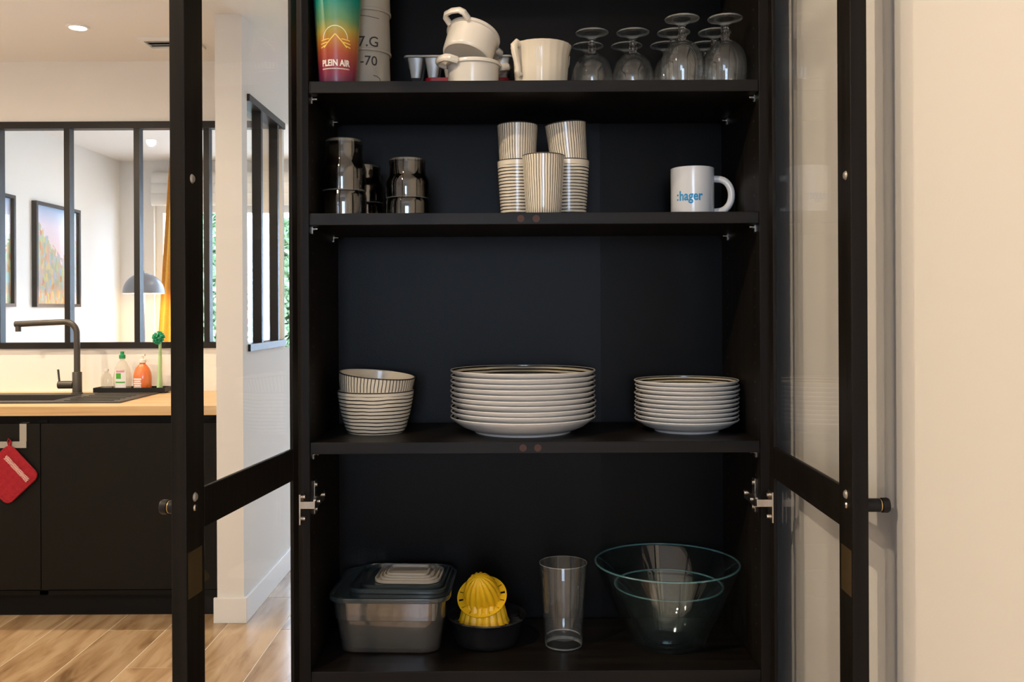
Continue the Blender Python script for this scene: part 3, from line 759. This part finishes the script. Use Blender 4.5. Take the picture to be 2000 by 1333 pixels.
# ------------------------------------------------------------------ bottom shelf: food boxes
BX, BY = -0.2080, 0.160
def tub_mesh(w0, d0, w1, d1, h, r, th):
    out = [rrect(w0-0.016, d0-0.016, r*0.7, 0), rrect(w0-0.004, d0-0.004, r*0.9, 0.004), rrect(w0, d0, r, 0.012), rrect(w0+(w1-w0)*0.62, d0+(d1-d0)*0.62, r, h*0.62), rrect(w0+(w1-w0)*0.62+0.004, d0+(d1-d0)*0.62+0.004, r, h*0.635), rrect(w1, d1, r, h-0.004), rrect(w1+0.010, d1+0.010, r+0.004, h-0.004), rrect(w1+0.010, d1+0.010, r+0.004, h)]
    inn = [rrect(w1-2*th, d1-2*th, r-th/2, h), rrect(w0-2*th, d0-2*th, r-th/2, 0.012), rrect(w0-0.018, d0-0.018, r*0.6, 0.004)]
    return G().loft(out+inn)
food = thing('food_container', 'large clear plastic food container with a dark lid, on the bottom shelf', 'container', (BX, BY, Z4), (0, 0, R(-2)))
obj('tub', tub_mesh(0.180, 0.172, 0.202, 0.196, 0.100, 0.030, 0.0016), 'box_plastic', food)
g = G().loft([rrect(0.216, 0.208, 0.036, 0.0965), rrect(0.218, 0.210, 0.037, 0.099), rrect(0.216, 0.208, 0.036, 0.1045), rrect(0.206, 0.198, 0.033, 0.1050), rrect(0.203, 0.195, 0.032, 0.1030)])
obj('lid', g, 'lid_film', food)
def inner_tub(k, label, z, dx):
    w_, h_ = 0.178-0.026*k, 0.088-0.012*k
    t = tag(obj('inner_container', tub_mesh(w_-0.016, w_-0.022, w_-0.010, w_-0.016, h_, 0.024, 0.0014), 'inner_plastic', None, (BX+dx, BY, Z4+z), (0, 0, R(-2))), label, 'container', 'nested food containers')
inner_tub(0, 'milky plastic container nested inside the large food container', 0.0041, 0.001)
inner_tub(1, 'smaller milky container inside the nested middle container', 0.0082, 0.003)
inner_tub(2, 'smallest milky container at the heart of the nested containers', 0.0123, 0.004)
lids = [(0.176, 0.168, 'lid_film', 'largest loose dark lid lying on the food container', 0.012, 0.012), (0.152, 0.146, 'lid_film', 'smaller loose dark lid on the largest loose lid', 0.018, 0.016),
        (0.122, 0.108, 'lid_cream', 'widest cream lid stacked on the dark lids', 0.024, 0.026), (0.108, 0.094, 'lid_cream', 'cream lid second from the bottom of the cream lids', 0.025, 0.027),
        (0.094, 0.080, 'lid_cream', 'cream lid second from the top of the cream lids', 0.024, 0.028), (0.078, 0.062, 'lid_cream', 'smallest cream lid lying on top of all the lids', 0.022, 0.029)]
z = 0.1030
for w_, d_, m, lab, dx, dy in lids:
    h = 0.0085 if m == 'lid_film' else 0.0058
    r = 0.026 if w_ > 0.1 else 0.022 if w_ > 0.09 else 0.012
    g = G().loft([rrect(w_-0.006, d_-0.006, r, 0), rrect(w_, d_, r, 0.001), rrect(w_, d_, r, h), rrect(w_-0.005, d_-0.005, r*0.92, h+0.0005), rrect(w_-0.010, d_-0.010, r*0.85, 0.0022)])
    tag(obj('container_lid', g, m, None, (BX+dx, BY+dy, Z4+z), (0, 0, R(-3))), lab, 'lid', 'loose container lids')
    z += 0.0022

# ------------------------------------------------------------------ citrus juicer
jx, jy = -0.0380, 0.140
ju = thing('citrus_juicer', 'black juicer dish with a yellow ribbed reamer in it', 'juicer', (jx, jy, Z4))
pr = [(0, 0.0), (0.052, 0.0), (0.057, 0.003), (0.061, 0.012), (0.064, 0.036), (0.0705, 0.046), (0.0725, 0.049), (0.0715, 0.0515), (0.0690, 0.0505), (0.0625, 0.040), (0.059, 0.014), (0.050, 0.007), (0, 0.007)]
obj('dish', G().lathe(pr, 72), 'black_glaze', ju)
st = obj('strainer', G().lathe([(0.036, 0.036), (0.062, 0.038), (0.062, 0.0395), (0.036, 0.0375)], 64, close=True), 'black_glaze', ju)
for i in range(28):
    a = 2*math.pi*i/28
    obj('strainer_rib', G().box(0.042, 0.060, -0.0012, 0.0012, 0.0385, 0.0410), 'black_glaze', st, rot=(0, 0, a), smooth=0)
rib = lambda amp, n: (lambda a, z, r: 1 + amp*(abs(math.cos(n*a/2))-0.5))
obj('reamer_base', G().lathe([(0.0, 0.034), (0.046, 0.034), (0.0460, 0.040), (0.0425, 0.045), (0.0385, 0.062), (0.0350, 0.076), (0.0, 0.078)], 96, mod=rib(0.10, 18)), 'yellow_plastic', ju, (-0.006, -0.006, 0), label='yellow ribbed skirt of the reamer')
top = obj('reamer', G().lathe([(0, -0.002), (0.030, -0.002), (0.0315, 0.004), (0.0300, 0.014), (0.0255, 0.030), (0.0185, 0.044), (0.0095, 0.053), (0, 0.056)], 96, mod=rib(0.16, 14)), 'yellow_plastic', ju, (-0.0090, -0.012, 0.0870), (R(36), R(-7), 0), label='yellow ribbed cone tipped towards the front')
g = G(); nseg = 96
slots = 14
# flange with real slots: skip sectors of the middle ring
rs = [0.029, 0.0345, 0.0425, 0.0455]
for i in range(nseg):
    a0, a1 = 2*math.pi*i/nseg, 2*math.pi*(i+1)/nseg
    for q in range(3):
        if q == 1 and (i*slots/nseg) % 1 < 0.15: continue
        v = [(r*math.cos(a), r*math.sin(a), zz) for zz in (-0.002, 0.0) for r, a in ((rs[q], a0), (rs[q+1], a0), (rs[q+1], a1), (rs[q], a1))]
        g.add(v, [(3,2,1,0), (4,5,6,7), (0,1,5,4), (1,2,6,5), (2,3,7,6), (3,0,4,7)])
obj('slotted_flange', g, 'yellow_plastic', top, smooth=0)

# ------------------------------------------------------------------ tumbler and glass mixing bowls
gl = [(0, 0.0, 0), (0.0310, 0.0, 2), (0.0335, 0.002, 2), (0.0340, 0.005, 0), (0.0342, 0.010, 0), (0.0350, 0.022, 0), (0.0437, 0.1500, 2), (0.0432, 0.1510, 2), (0.0415, 0.1505, 0), (0.0328, 0.026, 0), (0.0305, 0.0190, 2), (0.0290, 0.0175, 0), (0, 0.0160, 0)]
tag(obj('tall_tumbler', G().lathe(gl, 64), ['thin_glass', 'clear_glass', 'edge_highlight_glass'], None, (0.1010, 0.118, Z4)), 'tall clear tapered tumbler between the juicer and the glass bowls', 'glass')
def glass_bowl(rb_, rt, h, th, loc, label):
    t = thing('mixing_bowl', label, 'bowl', loc, group='glass mixing bowls')
    out = [(rb_-0.004, 0.0), (rb_, 0.001), (rb_+0.006, 0.010), (rb_+(rt-rb_)*0.45, h*0.42), (rt-0.002, h-0.004), (rt, h)]
    prof = [(0, 0.0012)] + out + [(rt-th, h)] + [(max(0.001, r-th*1.05), max(z, 0.006)) for r, z in reversed(out[1:-1])] + [(0, 0.006)]
    obj('body', G().lathe(prof, 96), 'thin_bowl_glass', t)
    g = G().lathe([(rt-th/2+(th*0.62)*math.cos(R(a)), h+0.0008+(th*0.5)*math.sin(R(a))) for a in range(0, 360, 45)], 96, close=True)
    obj('rim', g, 'teal_edge', t, label='pale teal rounded glass rim')
    return t
glass_bowl(0.066, 0.1320, 0.1450, 0.0035, (0.2920, 0.1355, Z4), 'large clear glass mixing bowl with teal rim, holding a smaller bowl')
glass_bowl(0.045, 0.0990, 0.1005, 0.0035, (0.2930, 0.1250, Z4+0.0060), 'smaller clear glass bowl sitting inside the large mixing bowl')

# ------------------------------------------------------------------ kitchen units, worktop, sink, tap
WY0, WZ = 2.275, 0.900
def unit(x0, x1, label, doors):
    t = thing('base_cabinet', label, 'cabinet', ((x0+x1)/2, 2.70, 0), group='black kitchen base units')
    l = (-(x0+x1)/2, -2.70, 0)
    g = G().box(x0, x0+0.018, 2.33, YK, 0.10, 0.84).box(x1-0.018, x1, 2.33, YK, 0.10, 0.84).box(x0, x1, 2.33, YK, 0.10, 0.118).box(x0, x1, YK-0.01, YK, 0.118, 0.84)
    obj('carcass', g, 'kitchen_black', t, l, smooth=0)
    obj('rail', G().box(x0, x1, 2.335, 2.355, 0.815, 0.862), 'kitchen_dark', t, l, smooth=0)
    obj('plinth', G().box(x0, x1, 2.375, 2.395, 0.0, 0.125), 'kitchen_dark', t, l, smooth=0)
    for a, b in doors:
        obj('door', G().box(a+0.0015, b-0.0015, 2.305, 2.327, 0.128, 0.826), 'kitchen_black', t, l, bevel=0.0015, smooth=0)
unit(-1.957, PX0, 'wide black base unit next to the white side wall', [(-1.957, PX0)])
unit(-2.757, -1.957, 'black base unit under the sink with a red pot holder', [(-2.757, -1.957)])
unit(XL, -2.757, 'narrow black base unit in the corner by the side wall', [(XL, -2.757)])
hx0, hx1, hy0, hy1 = -2.72, -1.98, 2.47, 2.76          # basin hole
g = G().box(XL, hx0, WY0, YK, 0.862, WZ).box(hx1, PX0, WY0, YK, 0.862, WZ).box(hx0, hx1, WY0, hy0, 0.862, WZ).box(hx0, hx1, hy1, YK, 0.862, WZ)
tag(obj('worktop', g, 'oak_worktop', smooth=0), 'light oak kitchen worktop over the black base units', 'worktop')
sk = thing('sink', 'black composite sink with drainer set in the oak worktop', 'sink', (-2.25, 2.70, WZ))
l = (2.25, -2.70, 0)
sx0, sx1, sy0, sy1 = -2.82, -1.665, 2.405, 2.850
g = G().box(sx0, hx0+0.01, sy0, sy1, 0, 0.006).box(hx1-0.01, sx1, sy0, sy1, 0, 0.006).box(hx0+0.01, hx1-0.01, sy0, hy0+0.01, 0, 0.006).box(hx0+0.01, hx1-0.01, hy1-0.01, sy1, 0, 0.006)
obj('rim', g, 'sink_black', sk, l, smooth=0)
g = G().box(hx0+0.004, hx0+0.012, hy0+0.004, hy1-0.004, -0.19, 0.003).box(hx1-0.012, hx1-0.004, hy0+0.004, hy1-0.004, -0.19, 0.003).box(hx0+0.012, hx1-0.012, hy0+0.004, hy0+0.012, -0.19, 0.003).box(hx0+0.012, hx1-0.012, hy1-0.012, hy1-0.004, -0.19, 0.003).box(hx0+0.004, hx1-0.004, hy0+0.004, hy1-0.004, -0.2, -0.19)
obj('basin', g, 'sink_black', sk, l, smooth=0)
for i in range(6):
    yy = 2.455+0.060*i
    obj('drainer_ridge', G().box(hx1+0.05, sx1-0.05, yy, yy+0.012, 0.006, 0.0085), 'sink_black', sk, l, smooth=0)

tp = thing('kitchen_tap', 'matt black kitchen tap with long spout behind the sink', 'tap', (-2.036, 2.806, WZ+0.006))
obj('base', G().lathe([(0, 0), (0.026, 0), (0.026, 0.004), (0.0215, 0.006), (0.0215, 0.100), (0.0195, 0.103), (0, 0.103)], 28), 'tap_black', tp)
pts = [(0, 0, 0.10), (0, 0, 0.27)] + [(-0.055+0.055*math.cos(R(a)), 0, 0.285+0.055*math.sin(R(a))) for a in range(0, 91, 10)] + [(-0.16, 0, 0.336), (-0.292, 0, 0.330)]
obj('spout', G().tube(pts, 0.0145, 14), 'tap_black', tp)
obj('aerator', G().lathe([(0, 0.295), (0.013, 0.295), (0.013, 0.322), (0, 0.322)], 18, centre=(-0.278, 0)), 'tap_black', tp)
obj('lever', G().tube([(-0.018, 0, 0.042), (-0.088, 0, 0.042)], 0.0185, 18).tube([(-0.084, 0, 0.055), (-0.090, 0, 0.115)], 0.0048, 10), 'tap_black', tp)

ty = 2.905
tray = thing('sink_tray', 'low black tray with soaps and brush behind the drainer', 'tray', (-1.811, ty, WZ))
g = G().box(-0.172, 0.172, -0.050, 0.050, 0.006, 0.010).box(-0.172, 0.172, -0.050, -0.046, 0.010, 0.028).box(-0.172, 0.172, 0.046, 0.050, 0.010, 0.028).box(-0.172, -0.168, -0.046, 0.046, 0.010, 0.028).box(0.168, 0.172, -0.046, 0.046, 0.010, 0.028)
obj('tray_body', g, 'black_steel', tray, smooth=0)
for a in (-0.15, 0.15):
    for b in (-0.035, 0.035): obj('foot', G().lathe([(0, 0), (0.008, 0), (0.008, 0.006), (0, 0.006)], 12), 'black_steel', tray, (a, b, 0))
zt = WZ+0.010
def bottle(name, label, x, y, prof, mat, sx=1.0, sy=0.6):
    t = thing(name, label, 'bottle', (x, y, zt), group='bottles on the sink tray')
    obj('body', G().lathe(prof, 40).xform(Matrix.Diagonal((sx, sy, 1, 1))), mat, t)
    return t
b = bottle('dish_soap_bottle', 'clear dish soap bottle with green cap and green square label', -1.863, ty, [(0, 0), (0.040, 0), (0.043, 0.006), (0.044, 0.060), (0.040, 0.085), (0.036, 0.110), (0.020, 0.138), (0.012, 0.146), (0.012, 0.160), (0, 0.160)], 'soap_clear')
obj('cap', G().lathe([(0, 0.156), (0.015, 0.156), (0.015, 0.172), (0.009, 0.176), (0.009, 0.190), (0, 0.191)], 24), ['green_cap'], b)
lf = lambda z: 0.0445
def label_patch(w_, z0, z1, mat, parent, off, rx=0.0445, ry=0.0267, x0=0.0):
    v, f = [], []
    for i in range(13):
        xx = x0 - w_/2 + w_*i/12
        yy = -ry*math.sqrt(max(0, 1-(xx/rx)**2)) - off
        v += [(xx, yy, z0), (xx, yy, z1), (xx, yy+0.0006, z0), (xx, yy+0.0006, z1)]
    for i in range(12):
        a = 4*i; f += [(a, a+4, a+5, a+1), (a+2, a+3, a+7, a+6)]
    return obj('label_print', G().add(v, f), mat, parent)
label_patch(0.052, 0.012, 0.100, 'label_white', b, 0.0006)
label_patch(0.024, 0.060, 0.086, 'label_green', b, 0.0014, x0=-0.008)
label_patch(0.040, 0.091, 0.099, 'label_pink', b, 0.0014)
label_patch(0.044, 0.040, 0.046, 'label_green', b, 0.0014)
b = bottle('hand_soap_bottle', 'orange hand soap bottle with white pump and white lettered label', -1.765, ty, [(0, 0), (0.040, 0), (0.0425, 0.006), (0.043, 0.070), (0.040, 0.090), (0.032, 0.110), (0.020, 0.124), (0.014, 0.130), (0.014, 0.138), (0, 0.138)], 'soap_orange', 1.0, 0.85)
g = G().lathe([(0, 0.136), (0.016, 0.136), (0.016, 0.150), (0.006, 0.152), (0.005, 0.170), (0, 0.170)], 24).box(-0.024, 0.012, -0.008, 0.008, 0.168, 0.177)
obj('pump', g, 'white_plastic', b)
for i, wd in enumerate((0.040, 0.036, 0.040, 0.034, 0.040)):
    label_patch(wd, 0.012+0.0105*i, 0.0195+0.0105*i, 'label_white', b, 0.0008, 0.0435, 0.0366, -0.012)
b = bottle('small_clear_bottle', 'small clear empty bottle at the end of the sink tray', -1.945, ty+0.012, [(0, 0), (0.026, 0), (0.028, 0.004), (0.028, 0.060), (0.020, 0.078), (0.009, 0.086), (0.009, 0.098), (0, 0.098)], 'soap_clear')
obj('cap', G().lathe([(0, 0.094), (0.011, 0.094), (0.011, 0.106), (0, 0.106)], 20), 'white_plastic', b)
br = thing('dish_brush', 'pale green dish brush standing with green bristles up', 'brush', (-1.682, ty, zt))
obj('handle', G().tube([(0, 0, 0), (0, 0, 0.02), (0.001, 0, 0.10), (0.003, 0, 0.19), (0.002, 0, 0.235)], [0.024, 0.021, 0.0165, 0.0115, 0.0100], 16, flat=0.6), 'green_handle', br)
obj('head', G().lathe([(0, -0.006), (0.022, -0.004), (0.026, 0.004), (0, 0.006)], 24), 'green_handle', br, (0.002, 0, 0.255), (R(70), R(-38), 0))
g = G()
for i in range(150):
    u = math.acos(1-random.random()*0.95); a = random.uniform(0, 6.283)
    d = Vector((math.sin(u)*math.cos(a), math.sin(u)*math.sin(a), math.cos(u)))
    g.tube([tuple(d*0.012), tuple(d*0.034)], [0.0016, 0.0020], 5)
obj('bristles', g, 'green_bristle', br, (0.000, -0.004, 0.255), (R(70), R(-38), 0), kind='stuff')

# towel rail hooked over the unit door, with the pot holder
hk = thing('door_rail', 'flat grey metal rail hooked over the black unit door', 'rail', (-2.22, 2.305, 0.70))
g = G()
for xx in (0.192, -0.192):
    g.box(xx-0.0145, xx+0.0145, -0.004, 0.0, 0.025, 0.129).box(xx-0.0145, xx+0.0145, -0.004, 0.027, 0.126, 0.129)
g.box(-0.2065, 0.2065, -0.0065, -0.004, 0.025, 0.052)
obj('strap', g, 'brushed_grey', hk, smooth=0)
ph = thing('pot_holder', 'red quilted cloth pot holder hanging from the grey rail', 'pot holder', (-2.085, 2.2938, 0.615), (0, R(47), 0))
n = 18; sd = 0.178
v, f = [], []
def quilt(i, j, sg):
    u, vv = i/n-0.5, j/n-0.5
    q = 0.0042*abs(math.sin(math.pi*i*6/n))**0.5*abs(math.sin(math.pi*j*6/n))**0.5
    # rounded corners
    e = max(abs(u), abs(vv))*2
    L = math.hypot(u, vv); k = 1.0
    if abs(u) > 0.36 and abs(vv) > 0.36:
        cx, cy = math.copysign(0.36, u), math.copysign(0.36, vv); dd = math.hypot(u-cx, vv-cy)
        m_ = max(abs(u-cx), abs(vv-cy)); s_ = m_/dd if dd > 1e-6 else 1
        u, vv = cx+(u-cx)*s_, cy+(vv-cy)*s_
    return (u*sd, sg*(0.0035+(q if e < 0.93 else 0)), vv*sd)
for sg in (-1, 1):
    b0 = len(v); v += [quilt(i, j, sg) for i in range(n+1) for j in range(n+1)]
    for i in range(n):
        for j in range(n):
            q = (b0+i*(n+1)+j, b0+(i+1)*(n+1)+j, b0+(i+1)*(n+1)+j+1, b0+i*(n+1)+j+1)
            f.append(q if sg < 0 else q[::-1])
obj('quilted_pad', G().add(v, f), 'red_cloth', ph, smooth=60)
edge = []
for i in range(4*n+1):
    s_ = i % (4*n); q, r_ = divmod(s_, n)
    ij = [(r_, 0), (n, r_), (n-r_, n), (0, n-r_)][q]
    p = quilt(ij[0], ij[1], 0); edge.append((p[0], 0, p[2]))
obj('binding', G().tube(edge, 0.0050, 8), 'red_cloth', ph)
obj('hanging_loop', G().tube([(-0.080, 0, 0.082), (-0.096, 0, 0.102), (-0.108, -0.004, 0.104), (-0.104, 0, 0.092), (-0.082, 0, 0.080)], 0.0035, 8), 'red_cloth', ph)
g = G()
for k_ in range(3):
    pts = [(-0.060+0.135*i/40, -0.0088, 0.045+0.010*math.sin(i*0.95+k_*2.1)) for i in range(41)]
    g.tube(pts, 0.0022, 6)
obj('woven_trim', g, 'pink_cloth', ph)

# ------------------------------------------------------------------ room behind the glazing
def picture(y0, y1, label, mat):
    t = thing('framed_picture', label, 'picture', (XL, (y0+y1)/2, 1.325), group='framed street pictures')
    w_ = (y1-y0)/2; h = 0.715; b_ = 0.022
    g = G().box(0, 0.035, -w_, w_, 0, b_).box(0, 0.035, -w_, w_, h-b_, h).box(0, 0.035, -w_, -w_+b_, b_, h-b_).box(0, 0.035, w_-b_, w_, b_, h-b_)
    obj('frame', g, 'black_steel', t, smooth=0)
    obj('print', G().box(0.004, 0.012, -w_+b_, w_-b_, b_, h-b_), mat, t, smooth=0)
    obj('glazing', G().box(0.020, 0.022, -w_+b_, w_-b_, b_, h-b_), 'pane_glass', t, smooth=0)
picture(4.61, 5.25, 'framed street picture on the wall nearest the floor lamp', 'street_print_a')
picture(3.71, 4.35, 'framed street picture on the wall nearest the kitchen', 'street_print_b')

LX, LY = -2.722, 5.35
fl = thing('floor_lamp', 'grey dome floor lamp glowing warm behind the interior glazing', 'lamp', (LX, LY, 0))
obj('base', G().lathe([(0, 0), (0.13, 0), (0.13, 0.012), (0.02, 0.022), (0, 0.022)], 40), 'lamp_grey', fl)
obj('pole', G().tube([(0, 0, 0.02), (0, 0, 1.565)], 0.010, 14), 'lamp_grey', fl)
ds = [(0.150*math.cos(R(a)), 1.428+0.152*math.sin(R(a))) for a in range(0, 91, 9)]
obj('shade', G().lathe([(r if r > 1e-4 else 0, z, 0) for r, z in ds] + [(max(0, r*0.975), z-0.003, 1) for r, z in reversed(ds)], 48), ['lamp_grey', 'lamp_inside'], fl)
obj('finial', G().lathe([(0, 1.575), (0.008, 1.578), (0.008, 1.590), (0, 1.596)], 16), 'lamp_grey', fl)
obj('bulb', G().lathe([(0, 1.46), (0.022, 1.47), (0.028, 1.487), (0.018, 1.51), (0, 1.52)], 20), 'downlight_glow', fl, (0.03, 0, 0))
l = bpy.data.lights.new('floor_lamp_glow', 'POINT'); l.energy = 22; l.color = (1.0, 0.62, 0.34); l.shadow_soft_size = 0.03
o = bpy.data.objects.new('floor_lamp_glow', l); C.objects.link(o); o.location = (0.03, 0, 1.435); o.parent = fl

def curtain(x0, x1, y, ztop, label, gather=0.0):
    t = thing('curtain', label, 'curtain', ((x0+x1)/2, y, 0), group='yellow curtains')
    v, f = [], []; nx, nz = 60, 14; w_ = x1-x0
    for sg in (0, 1):
        for j in range(nz+1):
            z = 0.03+(ztop-0.03)*j/nz; pinch = 1-gather*max(0, (j/nz-0.35)/0.65)
            for i in range(nx+1):
                u = i/nx
                xx = w_/2 - (1-u)*w_*pinch
                v.append((xx, 0.030*math.sin(u*w_*pinch*95/pinch+0.3*math.sin(j*0.4)) + 0.004*sg, z))
    m_ = (nx+1)*(nz+1)
    for j in range(nz):
        for i in range(nx):
            a = j*(nx+1)+i
            f.append((a, a+1, a+nx+2, a+nx+1)); f.append((m_+a, m_+a+nx+1, m_+a+nx+2, m_+a+1))
    obj('cloth', G().add(v, f), 'yellow_cloth', t, smooth=80)
    obj('heading', G().tube([(w_/2-w_*(1-gather), 0, ztop), (w_/2, 0, ztop)], 0.012, 8), 'yellow_cloth', t)
curtain(-2.83, -2.50, YB-0.14, 2.525, 'yellow curtain hanging to the floor beside the floor lamp', 0.35)
rbk = thing('roman_blind', 'white fabric blind gathered up over the garden window', 'blind', (-1.00, YB+0.006, 2.16))
for i in range(3):
    obj('fold', G().loft([[(xx, -0.035+0.030*math.cos(a)-0.005*i, 0.28-0.085*i-0.06+0.055*math.sin(a)) for a in [R(q) for q in range(0, 360, 30)]] for xx in (-1.90, 1.90)]), 'white_cloth', rbk)

# garden: ground paled to bounce daylight indoors, and shrubs
struct('ground', G().box(-9, 9, YB+0.14, 16, -0.12, -0.02), 'bounce_ground', smooth=0)
def shrub(x, y, wx, hz, label, n=5200):
    t = thing('garden_shrub', label, 'shrub', (x, y, -0.02), group='garden shrubs behind the far window')
    g = G()
    for i in range(n):
        a = random.uniform(0, 6.283); z = hz*random.random()**0.85
        r = wx*(0.55+0.45*random.random())*math.sqrt(max(0.05, 1-(z/hz)**3.5))
        c = Vector((r*math.cos(a), 0.55*r*math.sin(a), 0.03+z))
        d = Vector((random.uniform(-1, 1), random.uniform(-1, 1), random.uniform(-0.6, 1))).normalized(); s_ = d.cross(Vector((random.uniform(-1, 1), random.uniform(-1, 1), 0.3))).normalized()
        L = random.uniform(0.08, 0.13); W_ = L*0.36
        u = d.cross(s_)*L*0.12
        g.add([c, c+d*L*0.5+s_*W_+u, c+d*L, c+d*L*0.5-s_*W_+u], [(0, 1, 2), (0, 2, 3)])
    obj('foliage', g, 'hedge_leaf', t, smooth=0, kind='stuff')
    obj('trunk', G().tube([(0, 0, 0), (0.02, 0.01, hz*0.4), (0, 0, hz*0.85)], [0.045, 0.035, 0.012], 8), 'bark', t)
for x, y, wx, hz, lab in [(-4.40, 9.0, 0.36, 2.2, 'leafy green shrub at the end of the garden row behind the lamp'), (-3.48, 9.0, 0.36, 2.45, 'leafy green shrub seen beside the yellow curtain'), (-2.60, 9.0, 0.34, 2.30, 'tall leafy shrub seen through the side glazing'), (-1.76, 9.0, 0.34, 1.9, 'lower leafy shrub seen at the edge of the side glazing'), (-0.85, 9.0, 0.40, 2.2, 'leafy green shrub in the garden behind the cabinet wall')]:
    shrub(x, y, wx, hz, lab)
